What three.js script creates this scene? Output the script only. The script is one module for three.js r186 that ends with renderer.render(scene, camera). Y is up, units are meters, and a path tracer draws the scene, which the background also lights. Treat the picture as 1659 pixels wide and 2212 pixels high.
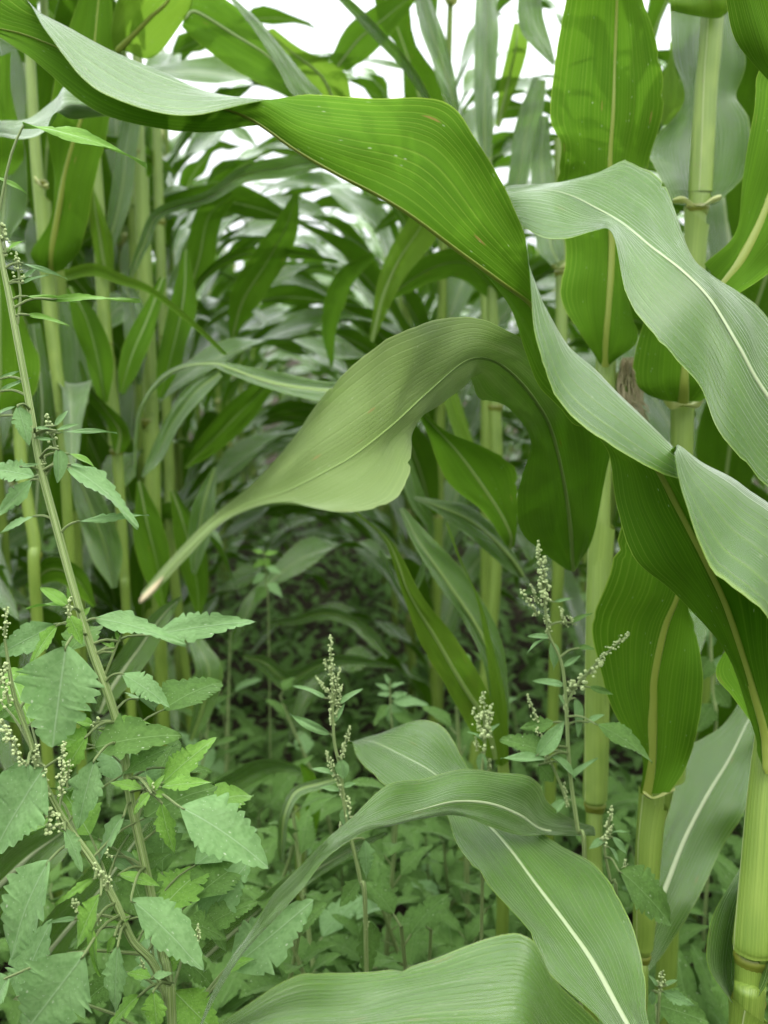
import * as THREE from 'three';
import { mergeGeometries } from 'three/addons/utils/BufferGeometryUtils.js';

// ---------------------------------------------------------------- camera, sky, light, exposure
const W = 1659, H = 2212, FOV = 58, PITCH = -12 * Math.PI / 180, EYE = new THREE.Vector3(0, 1.15, 0);
const scene = new THREE.Scene();
const camera = new THREE.PerspectiveCamera(FOV, 0.75, 0.02, 200);
camera.position.copy(EYE);
camera.rotation.set(PITCH, 0, 0);
camera.focus = 0.6;
camera.userData.fStop = 7.5;
camera.updateMatrixWorld(true);

const renderer = new THREE.WebGLRenderer({ antialias: true });
renderer.toneMapping = THREE.LinearToneMapping;
renderer.toneMappingExposure = 3.4;
renderer.shadowMap.enabled = true;

{ // an even overcast sky, brighter overhead
  const w = 64, h = 32, a = new Float32Array(w * h * 4);
  for (let y = 0; y < h; y++) for (let x = 0; x < w; x++) {
    const el = ((y + 0.5) / h - 0.5) * Math.PI, s = Math.max(0, Math.sin(el)), o = (y * w + x) * 4;
    const l = el < 0 ? 0.2 : 0.36 * (1 + 3 * s);
    a[o] = l * 0.965; a[o + 1] = l; a[o + 2] = l * 1.03; a[o + 3] = 1;
  }
  const sky = new THREE.DataTexture(a, w, h, THREE.RGBAFormat, THREE.FloatType);
  sky.mapping = THREE.EquirectangularReflectionMapping;
  sky.magFilter = THREE.LinearFilter; sky.needsUpdate = true;
  scene.background = sky; scene.environment = sky;
}
const sun = new THREE.DirectionalLight(0xfff6ea, 0.5);
sun.position.set(1.6, 6, 2.2); sun.target.position.set(0, 0.8, -1);
sun.castShadow = true; sun.shadow.radius = 90;
Object.assign(sun.shadow.camera, { left: -8, right: 8, top: 8, bottom: -8, near: 0.1, far: 30 });
scene.add(sun, sun.target);

// ---------------------------------------------------------------- small tools
function rngOf(seed) { let s = seed | 0; return () => { s = (s + 0x6d2b79f5) | 0; let t = Math.imul(s ^ (s >>> 15), 1 | s); t = (t + Math.imul(t ^ (t >>> 7), 61 | t)) ^ t; return ((t ^ (t >>> 14)) >>> 0) / 4294967296; }; }
const hash = (x, y) => { let h = Math.imul(x | 0, 374761393) ^ Math.imul(y | 0, 668265263); h = Math.imul(h ^ (h >>> 13), 1274126177); return ((h ^ (h >>> 16)) >>> 0) / 4294967296; };
function noise(x, y, px = 1e6, py = 1e6) { // value noise, periodic in px, py
  const xi = Math.floor(x), yi = Math.floor(y), fx = x - xi, fy = y - yi, u = fx * fx * (3 - 2 * fx), v = fy * fy * (3 - 2 * fy);
  const m = (a, n) => ((a % n) + n) % n, g = (i, j) => hash(m(i, px), m(j, py));
  return (g(xi, yi) * (1 - u) + g(xi + 1, yi) * u) * (1 - v) + (g(xi, yi + 1) * (1 - u) + g(xi + 1, yi + 1) * u) * v;
}
const V = (x, y, z) => new THREE.Vector3(x, y, z);
const lerp = (a, b, t) => a + (b - a) * t, clamp = (x, a = 0, b = 1) => Math.min(b, Math.max(a, x)), smooth = (a, b, x) => { const t = clamp((x - a) / (b - a)); return t * t * (3 - 2 * t); };
const FOC = H / 2 / Math.tan(FOV * Math.PI / 360);
const FWD = V(0, Math.sin(PITCH), -Math.cos(PITCH)), UP = V(0, Math.cos(PITCH), Math.sin(PITCH)), RIGHT = V(1, 0, 0);
const at = (px, py, d) => EYE.clone().addScaledVector(FWD, d).addScaledVector(RIGHT, (px - W / 2) / FOC * d).addScaledVector(UP, (H / 2 - py) / FOC * d); // a place in the field from a sighting and its distance
const sizeAt = (px, d) => px * d / FOC;

const used = new Map();
function numbered(name) { const n = used.get(name) ?? 0; used.set(name, n + 1); return n ? name + '_' + String(n).padStart(3, '0') : name; }
function shadows(o) { o.castShadow = o.receiveShadow = true; return o; }
function thing(name, label, category, pos, group) {
  const o = new THREE.Group(); o.name = numbered(name); o.position.copy(pos); o.userData = { label, category };
  if (group) o.userData.group = group;
  scene.add(o); return o;
}
function part(parent, name, geo, mat, label) {
  const m = shadows(new THREE.Mesh(geo, mat)); m.name = name;
  if (label) m.userData.label = label;
  parent.add(m); return m;
}
function cr(pts, t) { // Catmull-Rom through vectors, t in 0..1
  const n = pts.length - 1, x = clamp(t) * n, i = Math.min(n - 1, Math.floor(x)), f = x - i;
  const p1 = pts[i], p2 = pts[i + 1], p0 = i > 0 ? pts[i - 1] : p1.clone().multiplyScalar(2).sub(p2), p3 = i + 2 <= n ? pts[i + 2] : p2.clone().multiplyScalar(2).sub(p1);
  const f2 = f * f, f3 = f2 * f, c = (a, b, d, e) => 0.5 * (2 * b + (d - a) * f + (2 * a - 5 * b + 4 * d - e) * f2 + (3 * b - a - 3 * d + e) * f3);
  return V(c(p0.x, p1.x, p2.x, p3.x), c(p0.y, p1.y, p2.y, p3.y), c(p0.z, p1.z, p2.z, p3.z));
}
const crn = (a, t) => { const n = a.length - 1, x = clamp(t) * n, i = Math.min(n - 1, Math.floor(x)); return lerp(a[i], a[i + 1], x - i); };

// ---------------------------------------------------------------- textures and materials
const toByte = (x) => { x = clamp(x); return Math.round(255 * (x <= 0.0031308 ? 12.92 * x : 1.055 * Math.pow(x, 1 / 2.4) - 0.055)); };
function tex(w, h, f, srgb = true) {
  const a = new Uint8Array(w * h * 4);
  for (let y = 0; y < h; y++) for (let x = 0; x < w; x++) {
    const c = f((x + 0.5) / w, (y + 0.5) / h), o = (y * w + x) * 4;
    if (srgb) for (let k = 0; k < 3; k++) a[o + k] = toByte(c[k]); else a[o] = a[o + 1] = a[o + 2] = Math.round(255 * clamp(c));
    a[o + 3] = 255;
  }
  const t = new THREE.DataTexture(a, w, h);
  t.wrapS = t.wrapT = THREE.RepeatWrapping; t.magFilter = THREE.LinearFilter; t.minFilter = THREE.LinearMipmapLinearFilter; t.generateMipmaps = true;
  if (srgb) t.colorSpace = THREE.SRGBColorSpace;
  t.needsUpdate = true; return t;
}
const mix3 = (a, b, t) => [lerp(a[0], b[0], t), lerp(a[1], b[1], t), lerp(a[2], b[2], t)];
// parallel veins of a maize blade: strong ones a few millimetres apart with fine ones between
function veins(u) {
  const k = (u + 0.012 * Math.sin(u * 31)) * 30, m = Math.abs(k - Math.round(k)), fine = u * 170, f = Math.abs(fine - Math.round(fine));
  return [Math.exp(-m * m * 160), Math.exp(-f * f * 22)];
}
const specks = (u, v, n, p, pv) => { const x = u * n, y = v * n * 2, i = Math.floor(x), j = Math.floor(y), h = hash(i + 77, (j % (n * 2)) + 991); if (h > p) return 0; const dx = x - i - 0.5, dy = y - j - 0.5; return smooth(0.42, 0.2, Math.hypot(dx, dy)) * hash(i, j + 5) * pv; };
function bladeTex(base, deep, vein, rib) {
  return tex(512, 1024, (u, v) => {
    const streak = noise(u * 70, v * 5, 1e6, 5) * 0.6 + noise(u * 190, v * 9, 1e6, 9) * 0.4, blotch = noise(u * 5 + 3, v * 9, 1e6, 9) * 0.65 + noise(u * 14, v * 26, 1e6, 26) * 0.35;
    let c = mix3(deep, base, clamp(0.15 + 0.5 * streak + 0.55 * (blotch - 0.25)));
    const [a, b] = veins(u), va = 0.55 + 0.45 * noise(u * 60, v * 11, 1e6, 11);
    c = mix3(c, vein, 0.42 * a * va * (0.35 + 0.75 * hash(Math.round((u + 0.012 * Math.sin(u * 31)) * 30), 31)) + 0.08 * b);
    c = mix3(c, vein, 0.75 * smooth(0.012, 0.003, Math.min(u, 1 - u)));
    if (rib) c = mix3(c, rib, smooth(0.035, 0.018, Math.abs(u - 0.5)));
    return mix3(c, [0.5, 0.55, 0.38], specks(u, v, 110, 0.005, 0.8) + 0).map((x, i) => lerp(x, [0.3, 0.22, 0.06][i], specks(u + 0.37, v * 0.45, 46, 0.006, 0.9)));
  });
}
const bladeBump = tex(512, 512, (u, v) => { const [a, b] = veins(u); return 0.35 + 0.4 * a + 0.14 * b + 0.22 * (noise(u * 26, v * 24, 1e6, 24) - 0.5) + 0.1 * (noise(u * 120, v * 40, 1e6, 40) - 0.5); }, false);
function leafMat(o) { return new THREE.MeshPhysicalMaterial({ side: THREE.DoubleSide, transmission: 0.5, thickness: 0, roughness: 0.5, ior: 1.45, bumpMap: bladeBump, bumpScale: 0.00035, ...o }); }
const M = {
  green: leafMat({ map: bladeTex([0.105, 0.245, 0.01], [0.05, 0.14, 0.006], [0.3, 0.44, 0.06]), transmission: 0.35, specularIntensity: 0.1, roughness: 0.6 }),
  pale: leafMat({ vertexColors: true, map: bladeTex([0.22, 0.32, 0.085], [0.14, 0.225, 0.045], [0.33, 0.42, 0.15]), transmission: 0.45, specularIntensity: 0.6 }),
  field: leafMat({ map: bladeTex([0.105, 0.245, 0.01], [0.05, 0.14, 0.006], [0.3, 0.44, 0.06], [0.33, 0.42, 0.16]), transmission: 0.35, specularIntensity: 0.1, roughness: 0.6 }),
  young: leafMat({ map: bladeTex([0.2, 0.36, 0.025], [0.11, 0.24, 0.014], [0.36, 0.5, 0.1]), transmission: 0.6, specularIntensity: 0.2 }),
  bloom: leafMat({ color: new THREE.Color(0.93, 0.95, 0.92), transmission: 0.985, roughness: 0.34, ior: 1.55, specularIntensity: 1, bumpScale: 0.0006 }), // clear waxy skin: gloss only
};
const ribMat = (r, g, b) => new THREE.MeshPhysicalMaterial({ color: new THREE.Color(r, g, b), roughness: 0.5, transmission: 0.25, thickness: 0, bumpMap: null });
const R = { white: ribMat(0.42, 0.5, 0.28), green: ribMat(0.27, 0.34, 0.045), dim: ribMat(0.2, 0.3, 0.07) };
const stalkTex = tex(512, 512, (u, v) => {
  const l = Math.abs(((u * 44) % 1) - 0.5), n = noise(u * 60, v * 6, 60, 6), n2 = noise(u * 9, v * 12, 9, 12);
  const c = mix3([0.1, 0.175, 0.018], [0.2, 0.29, 0.045], clamp(0.2 + 0.55 * n + 0.4 * (n2 - 0.4)));
  return mix3(mix3(c, [0.34, 0.42, 0.1], 0.18 * smooth(0.3, 0.5, l)), [0.2, 0.24, 0.05], specks(u, v, 70, 0.012, 0.7));
});
const stalkBump = tex(256, 64, (u, v) => 0.5 + 0.4 * Math.cos(u * 44 * 2 * Math.PI) + 0.2 * (noise(u * 90, v * 10, 90, 10) - 0.5), false);
const stalkMat = new THREE.MeshPhysicalMaterial({ map: stalkTex, bumpMap: stalkBump, bumpScale: 0.0002, roughness: 0.45 });
const sheathMat = new THREE.MeshPhysicalMaterial({ map: tex(512, 512, (u, v) => {
  const l = Math.abs(((u * 52) % 1) - 0.5), n = noise(u * 50, v * 5, 50, 5), n2 = noise(u * 7, v * 14, 7, 14);
  const c = mix3([0.1, 0.18, 0.016], [0.205, 0.295, 0.045], clamp(0.2 + 0.5 * n + 0.5 * (n2 - 0.4)));
  return mix3(mix3(mix3(c, [0.29, 0.37, 0.075], 0.22 * smooth(0.3, 0.5, l)), [0.5, 0.54, 0.3], 0.6 * smooth(0.015, 0, Math.min(u, 1 - u))), [0.2, 0.13, 0.06], specks(u, v, 40, 0.02, 0.7));
}), bumpMap: stalkBump, bumpScale: 0.0002, roughness: 0.5, side: THREE.DoubleSide });
const jointMat = new THREE.MeshPhysicalMaterial({ map: tex(64, 64, (u, v) => mix3([0.1, 0.13, 0.012], [0.19, 0.21, 0.025], noise(u * 8, v * 8, 8, 8))), roughness: 0.4 });
const collarMat = new THREE.MeshPhysicalMaterial({ map: tex(64, 64, (u, v) => mix3([0.4, 0.45, 0.1], [0.55, 0.58, 0.24], noise(u * 10, v * 4, 10, 4))), roughness: 0.55, transmission: 0.4, thickness: 0, side: THREE.DoubleSide });

// toothed weed leaves: mealy green with a pale net of veins (u across, v from base to tip)
function gfTex(base, deep, vein) {
  return tex(256, 256, (u, v) => {
    const x = u - 0.5, n = noise(u * 30, v * 30) * 0.5 + noise(u * 9, v * 9) * 0.5, k = (v - Math.abs(x) * 0.75) * 5.5 + 0.3 * Math.sign(x), side = Math.abs(k - Math.round(k)) / 5.5, k2 = (v + Math.abs(x) * 1.1) * 17, net = Math.abs(k2 - Math.round(k2));
    let c = mix3(deep, base, clamp(n * 1.5 - 0.2));
    c = mix3(c, vein, Math.max(0.85 * smooth(0.014, 0.004, Math.abs(x)), 0.2 * smooth(0.009, 0.002, side) * smooth(0.5, 0.1, Math.abs(x)), 0.1 * smooth(0.12, 0.02, net)));
    return mix3(c, [0.55, 0.62, 0.45], Math.max(specks(u, v / 2, 60, 0.02, 0.8), specks(u + 0.3, v / 2, 22, 0.012, 0.9) * smooth(0.4, 0.6, noise(u * 60, v * 60))));
  });
}
const gfBump = tex(256, 256, (u, v) => { const x = u - 0.5, k = (v - Math.abs(x) * 0.75) * 5.5 + 0.3 * Math.sign(x), s = Math.abs(k - Math.round(k)) / 5.5; return 0.6 - 0.08 * smooth(0.02, 0, s) - 0.4 * smooth(0.03, 0, Math.abs(x)) + 0.3 * (noise(u * 40, v * 40) - 0.5); }, false);
const gfMat = (b, d, v, o) => new THREE.MeshPhysicalMaterial({ map: gfTex(b, d, v), bumpMap: gfBump, bumpScale: 0.0005, side: THREE.DoubleSide, transmission: 0.4, thickness: 0, roughness: 0.68, specularIntensity: 0.45, ...o });
const G = {
  mealy: gfMat([0.25, 0.43, 0.165], [0.175, 0.33, 0.11], [0.33, 0.48, 0.25]),
  fresh: gfMat([0.22, 0.43, 0.065], [0.15, 0.32, 0.04], [0.33, 0.5, 0.2]),
  darkAndShaded: gfMat([0.14, 0.27, 0.06], [0.095, 0.19, 0.038], [0.2, 0.33, 0.11], { specularIntensity: 0.25 }),  // darker leaf green; for the undergrowth the hollow's shade is painted into it
};
const weedStemMat = new THREE.MeshPhysicalMaterial({ map: tex(128, 256, (u, v) => { const l = Math.abs(((u * 7) % 1) - 0.5); return mix3(mix3([0.16, 0.24, 0.06], [0.27, 0.35, 0.13], noise(u * 20, v * 8, 20, 8)), [0.4, 0.46, 0.24], 0.6 * smooth(0.36, 0.48, l)); }), bumpMap: tex(128, 16, (u) => 0.5 + 0.5 * Math.cos(u * 14 * Math.PI), false), bumpScale: 0.0006, roughness: 0.6 });
const seedMat = new THREE.MeshPhysicalMaterial({ map: tex(64, 64, (u, v) => mix3([0.27, 0.36, 0.13], [0.46, 0.53, 0.27], noise(u * 14, v * 14, 14, 14))), roughness: 0.75 });
const soilMat = new THREE.MeshPhysicalMaterial({ map: tex(512, 512, (u, v) => { const n = noise(u * 24, v * 24, 24, 24) * 0.5 + noise(u * 90, v * 90, 90, 90) * 0.5; return mix3([0.014, 0.012, 0.007], [0.05, 0.04, 0.026], n); }), bumpMap: tex(256, 256, (u, v) => noise(u * 20, v * 20, 20, 20) * 0.5 + noise(u * 70, v * 70, 70, 70) * 0.5, false), bumpScale: 0.02, roughness: 0.95, specularIntensity: 0.15 });
const strawMat = new THREE.MeshPhysicalMaterial({ map: tex(32, 64, (u, v) => mix3([0.3, 0.24, 0.13], [0.52, 0.46, 0.3], noise(u * 4, v * 12, 4, 12))), roughness: 0.8 });

// ---------------------------------------------------------------- shapes
function gridGeo(nu, nv, f, closed = false) { // f(i/nu, j/nv) -> {p, u, v}
  const pos = [], uv = [], idx = [];
  for (let i = 0; i <= nu; i++) for (let j = 0; j <= nv; j++) { const q = f(i / nu, j / nv); pos.push(q.p.x, q.p.y, q.p.z); uv.push(q.u, q.v); }
  for (let i = 0; i < nu; i++) for (let j = 0; j < nv; j++) { const a = i * (nv + 1) + j, b = a + 1, c = a + nv + 1, d = c + 1; idx.push(a, c, b, b, c, d); }
  const g = new THREE.BufferGeometry();
  g.setAttribute('position', new THREE.Float32BufferAttribute(pos, 3));
  g.setAttribute('uv', new THREE.Float32BufferAttribute(uv, 2));
  g.setIndex(idx); g.computeVertexNormals();
  if (closed) { const n = g.attributes.normal; for (let i = 0; i <= nu; i++) { const a = i * (nv + 1), b = a + nv, s = V().fromBufferAttribute(n, a).add(V().fromBufferAttribute(n, b)).normalize(); n.setXYZ(a, s.x, s.y, s.z); n.setXYZ(b, s.x, s.y, s.z); } }
  return g;
}
function tube(pts, radii, seg = 12, steps = 0, flat = 1, side = null, vscale = 4) { // swept tube through points; flat squeezes it along its side vector's normal
  const n = steps || (pts.length - 1) * 6, ring = [];
  let len = 0, prev = null, ref = side ? side.clone() : V(0.3, 0.1, 1).normalize();
  for (let i = 0; i <= n; i++) {
    const t = i / n, p = cr(pts, t), tan = cr(pts, Math.min(1, t + 0.01)).sub(cr(pts, Math.max(0, t - 0.01))).normalize();
    const a = ref.clone().addScaledVector(tan, -ref.dot(tan)).normalize(); ref = a.clone();
    if (prev) len += p.distanceTo(prev);
    prev = p; ring.push({ p, a, b: V().crossVectors(tan, a).normalize(), r: crn(radii, t), len });
  }
  return gridGeo(n, seg, (s, t) => { const q = ring[Math.round(s * n)], w = t * Math.PI * 2; return { p: q.p.clone().addScaledVector(q.a, Math.cos(w) * q.r).addScaledVector(q.b, Math.sin(w) * q.r * flat), u: t, v: q.len * vscale }; }, true);
}
const moved = (g, o) => g.translate(-o.x, -o.y, -o.z);

// A maize blade from sightings of its two margins and midrib. Sections: [Lx,Ly, Mx,My, Rx,Ry, depth, dL, dR]; with a fold: [Lx,Ly, Mx,My, Fx,Fy, Rx,Ry, depth, dL, dF, dR]
function blade(plant, mat, rib, secs, o = {}) {
  const fold = secs[0].length > 9, { ribW = 0.006, ruffle = 0, seed = 1, name = 'leaf', label, round = 0.6, cup = 0 } = o;
  const faceUp = Array.isArray(mat); if (faceUp) mat = mat[0]; // in brackets: the upper, waxy face is turned to the viewer
  const P = { L: [], M: [], F: [], R: [] };
  for (const s of secs) {
    if (fold) { const [lx, ly, mx, my, fx, fy, rx, ry, d, dl, df, dr] = s; P.L.push(at(lx, ly, d + dl)); P.M.push(at(mx, my, d)); P.F.push(at(fx, fy, d + df)); P.R.push(at(rx, ry, d + dr)); }
    else { const [lx, ly, mx, my, rx, ry, d, dl = 0, dr = 0] = s; P.L.push(at(lx, ly, d + dl + cup)); P.M.push(at(mx, my, d)); P.R.push(at(rx, ry, d + dr + cup)); }
  }
  const nu = (secs.length - 1) * 7, nv = fold ? 20 : 12, base = plant.position;
  const rows = [];
  let len = 0, prev = null;
  for (let i = 0; i <= nu; i++) {
    const t = i / nu, r = { L: cr(P.L, t), M: cr(P.M, t), R: cr(P.R, t), F: fold ? cr(P.F, t) : null };
    if (prev) len += r.M.distanceTo(prev); prev = r.M; r.v = len / 0.6 + seed * 0.37; rows.push(r);
  }
  const nick = (r, u) => { const k = Math.max(0, noise(r.v * 46 + (u < 0.5 ? 0 : 90), seed * 5.3) - 0.8) * 0.2 + 0.006 * noise(r.v * 120, u * 9 + seed); return u < 0.03 ? u + k : u > 0.97 ? u - k : u; };
  const across = (r, u0) => {
    const u = nick(r, u0);
    if (fold) { // left half, then midrib - fold - right margin
      if (u <= 0.5) return r.L.clone().lerp(r.M, u * 2);
      const q = (u - 0.5) * 2, mid = r.M.clone().multiplyScalar((1 - q) * (1 - q)).addScaledVector(r.F, 2 * q * (1 - q)).addScaledVector(r.R, q * q);
      const lin = q < 0.5 ? r.M.clone().lerp(r.F, q * 2) : r.F.clone().lerp(r.R, q * 2 - 1);
      return mid.lerp(lin, 0.7 + 0.3 * smooth(0.05, 0.3, Math.abs(q - 0.5)));
    }
    const s = u * 2 - 1, quad = r.L.clone().multiplyScalar((s * s - s) / 2).addScaledVector(r.M, 1 - s * s).addScaledVector(r.R, (s * s + s) / 2);
    const lin = s < 0 ? r.M.clone().lerp(r.L, -s) : r.M.clone().lerp(r.R, s);
    return lin.lerp(quad, round);
  };
  const g = gridGeo(nu, nv, (a, u) => {
    const i = Math.round(a * nu), r = rows[i], p = across(r, u);
    { const k = (noise(u * 3.2 + seed * 7, r.v * 11) - 0.5) * 0.007 + (noise(u * 7 + seed * 3, r.v * 23 + 5) - 0.5) * 0.0028; p.addScaledVector(r.nor ??= V().crossVectors(r.R.clone().sub(r.L), rows[Math.min(nu, i + 1)].M.clone().sub(rows[Math.max(0, i - 1)].M)).normalize(), k * Math.min(1, r.L.distanceTo(r.R) / 0.04) * smooth(0.02, 0.12, Math.abs(u - 0.5))); }
    if (ruffle) { const s = Math.abs(u * 2 - 1), side = u < 0.5 ? 0 : 50, k = (noise(r.v * 9 + side + seed * 13, 4.5) - 0.5) * 2 * ruffle * s * s * Math.sin(Math.PI * clamp(a, 0.02, 0.98)); p.addScaledVector(FWD, k); }
    return { p, u, v: r.v };
  });
  if (o.yellowing) { const c = []; for (let i = 0; i <= nu; i++) for (let j = 0; j <= nv; j++) { const t = smooth(0.18, 0.5, i / nu + 0.16 * (noise(j * 0.9, i * 0.12) - 0.5)); c.push(...mix3([0.48, 0.76, 0.12], [1, 1, 1], t)); } g.setAttribute('color', new THREE.Float32BufferAttribute(c, 3)); }
  const m = part(plant, name, moved(g, base), mat, label);
  if (o.bloom || faceUp) { // waxy whitish skin of the upper face
    const b = g.clone(), q = b.attributes.position, n = b.attributes.normal;
    let side = 0; for (let i = 0; i < q.count; i++) side += V().fromBufferAttribute(n, i).dot(V().fromBufferAttribute(q, i).add(base).sub(EYE)) < 0 ? 1 : -1;
    o = { ...o, bloom: o.bloom ?? (side > 0 ? BLOOM : -BLOOM) };
    for (let i = 0; i < q.count; i++) q.setXYZ(i, q.getX(i) + n.getX(i) * o.bloom, q.getY(i) + n.getY(i) * o.bloom, q.getZ(i) + n.getZ(i) * o.bloom);
    part(m, 'upper_skin', b, M.bloom);
  }
  if (rib) {
    const kr = rows.slice(o.ribStart ?? 0, Math.max(8, Math.round(rows.length * (o.ribEnd ?? 1)))), k = kr.length, pts = kr.map((r) => r.M), wid = kr.map((r, i) => { const w = r.L.distanceTo(r.M) + r.R.distanceTo(r.M); return Math.min(ribW / 2 * lerp(1, 0.16, Math.pow(i / (k - 1), 1.1)), w * 0.25); });
    const q = kr[Math.floor(k / 3)], sv = q.R.clone().sub(q.L).normalize();
    part(m, 'midrib', moved(tube(pts, wid, 8, k - 1, 0.36, sv), base), rib);
  }
  return m;
}
// a narrow blade from a midline: [x, y, width, depth], optional tilt moves one margin nearer and the other farther
function strap(plant, mat, rib, line, o = {}) {
  const secs = line.map(([x, y, w, d], i) => {
    const a = line[Math.max(0, i - 1)], b = line[Math.min(line.length - 1, i + 1)], dx = b[0] - a[0], dy = b[1] - a[1], l = Math.hypot(dx, dy) || 1, nx = -dy / l * w / 2, ny = dx / l * w / 2, z = sizeAt(w, d) * (o.tilt ?? 0.35);
    return [x - nx, y - ny, x, y, x + nx, y + ny, d, -z, z];
  });
  return blade(plant, mat, rib, secs, { cup: -0.006, ribW: 0.005, ...o });
}
function base(px, py, d) { const p = at(px, py, d); p.y = 0; return p; }
// stalk from sightings [x, y, width, depth] from the top down; runs on to the soil
function stalk(plant, line, joints = []) {
  const pts = line.map(([x, y, , d]) => at(x, y, d)), r = line.map(([, , w, d]) => sizeAt(w, d) / 2), o = plant.position;
  const e = pts[pts.length - 1], gnd = V(o.x, -0.03, o.z);
  if (e.y > 0.05) { pts.push(e.clone().lerp(gnd, 0.5), gnd); r.push(r[r.length - 1], r[r.length - 1] * 1.1); }
  part(plant, 'stalk', moved(tube(pts, r, 18, (pts.length - 1) * 8, 1, null, 3), o), stalkMat);
  for (const [x, y, w, d] of joints) {
    const p = at(x, y, d), R0 = sizeAt(w, d) / 2, prof = [[0.9, -0.9], [1.02, -0.6], [1.07, -0.2], [1.16, 0.1], [1.13, 0.35], [1, 0.6]].map(([a, b]) => new THREE.Vector2(a * R0, b * R0 * 0.8));
    const g = new THREE.LatheGeometry(prof, 20); g.translate(p.x, p.y, p.z); part(plant, 'joint', moved(g, o), jointMat);
  }
}
// leaf sheath wrapped round the stalk, its free edge running down one side: [x, y, width, depth] from the top down, turn of the free edge
function sheath(plant, line, turn = 0.4, fl = 0.22) {
  const pts = line.map(([x, y, , d]) => at(x, y, d)), r = line.map(([, , w, d]) => sizeAt(w, d) / 2 * 1.1), n = 40, m = 26;
  const g = gridGeo(n, m, (a, b) => {
    const p = cr(pts, a), w = turn + 0.12 * Math.sin(a * 5) + b * (Math.PI * 2 + 0.9), flare = 1 + fl * Math.pow(1 - a, 6) + 0.1 * b * b + 0.015 * Math.sin(b * 60), R0 = crn(r, a) * flare;
    p.x += Math.cos(w) * R0; p.z += Math.sin(w) * R0; p.y += 0.01 * Math.sin(w - turn) * Math.pow(1 - a, 4); return { p, u: b, v: a * p.distanceTo(pts[0]) * 3 + 0.3 };
  });
  part(plant, 'sheath', moved(g, plant.position), sheathMat);
}
// pale folded lip where a blade leaves its sheath: [x, y] along the lip, depth, height
function collar(plant, line, d, h) {
  const pts = line.map(([x, y, dd = 0]) => at(x, y, d + dd));
  const g = gridGeo(20, 5, (a, b) => { const p = cr(pts, a); p.y += (b - 0.5) * sizeAt(h, d) * (0.7 + 0.5 * Math.sin(a * 9)); p.addScaledVector(FWD, -0.004 * Math.sin(b * Math.PI)); return { p, u: a, v: b }; });
  part(plant, 'collar', moved(g, plant.position), collarMat);
}

// weed leaf outline, half width along 0..1
function gfHalf(kind, t, k) {
  const saw = (n, amp) => { const x = (t + 0.05 * Math.sin(t * 9 + k * 2.3)) * n + k * 0.3, f = x - Math.floor(x); return 1 - amp * (0.55 + 0.9 * hash(Math.floor(x), k * 13)) * (f < 0.78 ? 0.5 * (1 - f / 0.78) : (f - 0.78) / 0.22); };
  if (kind === 'narrow') return Math.pow(Math.sin(Math.PI * Math.pow(clamp(t), 0.75)), 0.9);
  if (kind === 'lance') { const b = t < 0.36 ? Math.pow(t / 0.36, 0.85) : Math.pow(1 - (t - 0.36) / 0.64, 0.85); return b * saw(6, t > 0.2 && t < 0.75 ? 0.42 : 0.05); }
  const b = t < 0.33 ? Math.pow(t / 0.33, 0.8) : Math.pow(1 - (t - 0.33) / 0.67, 0.62); // broad, rhombic, toothed
  return Math.min(b, 1) * saw(9.3, t > 0.26 && t < 0.97 ? 0.36 : 0.03);
}
function gfGeo(kind, len, wid, { droop = 0.15, foldv = 0.25, k = 1, wave = 0.03 } = {}) { // base at origin, tip along +y, upper face +z
  const n = kind === 'narrow' ? 14 : kind === 'lance' ? 40 : 60, m = 8;
  return gridGeo(n, m, (t, u) => {
    const s = u * 2 - 1, hw = gfHalf(kind, t, k + (s < 0 ? 1.7 : 0)) * wid / 2, x = s * hw;
    const z = Math.abs(x) * foldv - droop * len * t * t + wave * len * (Math.sin(t * 7 + k * 3 + s * 2) * Math.abs(s) + 0.5 * (noise(t * 5 + k * 9, s * 2 + 9) - 0.5));
    return { p: V(x, t * len, z), u: 0.5 + s * 0.5 * clamp(hw / (wid / 2) + 0.02), v: t };
  });
}
// leaf of a weed: base sighting, tip sighting, apparent width
function weedLeaf(plant, kind, mat, [bx, by, tx, ty, w], d, o = {}) {
  const h1 = hash(bx * 3 + 17, by * 5 + ty), h2 = hash(tx * 7, by + 3), { dt = 0, roll = (h1 - 0.5) * 1.1, stem = null, k = (bx * 7 + by * 3) % 11, droop = 0.1 + 0.18 * h2, face = 0.15 + 0.55 * h2 } = o;
  const b = at(bx, by, d), t = at(tx, ty, d + dt), ax = t.clone().sub(b), len = ax.length(); ax.normalize();
  const toEye = EYE.clone().sub(b).normalize(), n = toEye.lerp(V(0, 1, 0), face); n.addScaledVector(ax, -n.dot(ax)).normalize(); n.applyAxisAngle(ax, roll);
  const x = V().crossVectors(ax, n).normalize(), g = gfGeo(kind, len, sizeAt(w, d), { droop, k, foldv: kind === 'narrow' ? 0.5 : 0.22 });
  g.applyMatrix4(new THREE.Matrix4().makeBasis(x, ax, n)); g.translate(b.x, b.y, b.z);
  const m = part(plant, 'leaf', moved(g, plant.position), mat);
  if (stem) {
    let best = null, bd = 1e9;
    for (const s of stem) { const e = s.distanceTo(b) + Math.max(0, s.y - b.y) * 1.5; if (e < bd) { bd = e; best = s; } }
    if (best.distanceTo(b) < 0.12) {
      const mid = best.clone().lerp(b, 0.5); mid.y += best.distanceTo(b) * 0.12;
      part(m, 'petiole', moved(tube([best, mid, b, b.clone().addScaledVector(ax, len * 0.06)], [0.0011, 0.0009, 0.0008, 0.0004], 6, 8), plant.position), weedStemMat);
    }
  }
  return m;
}
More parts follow.
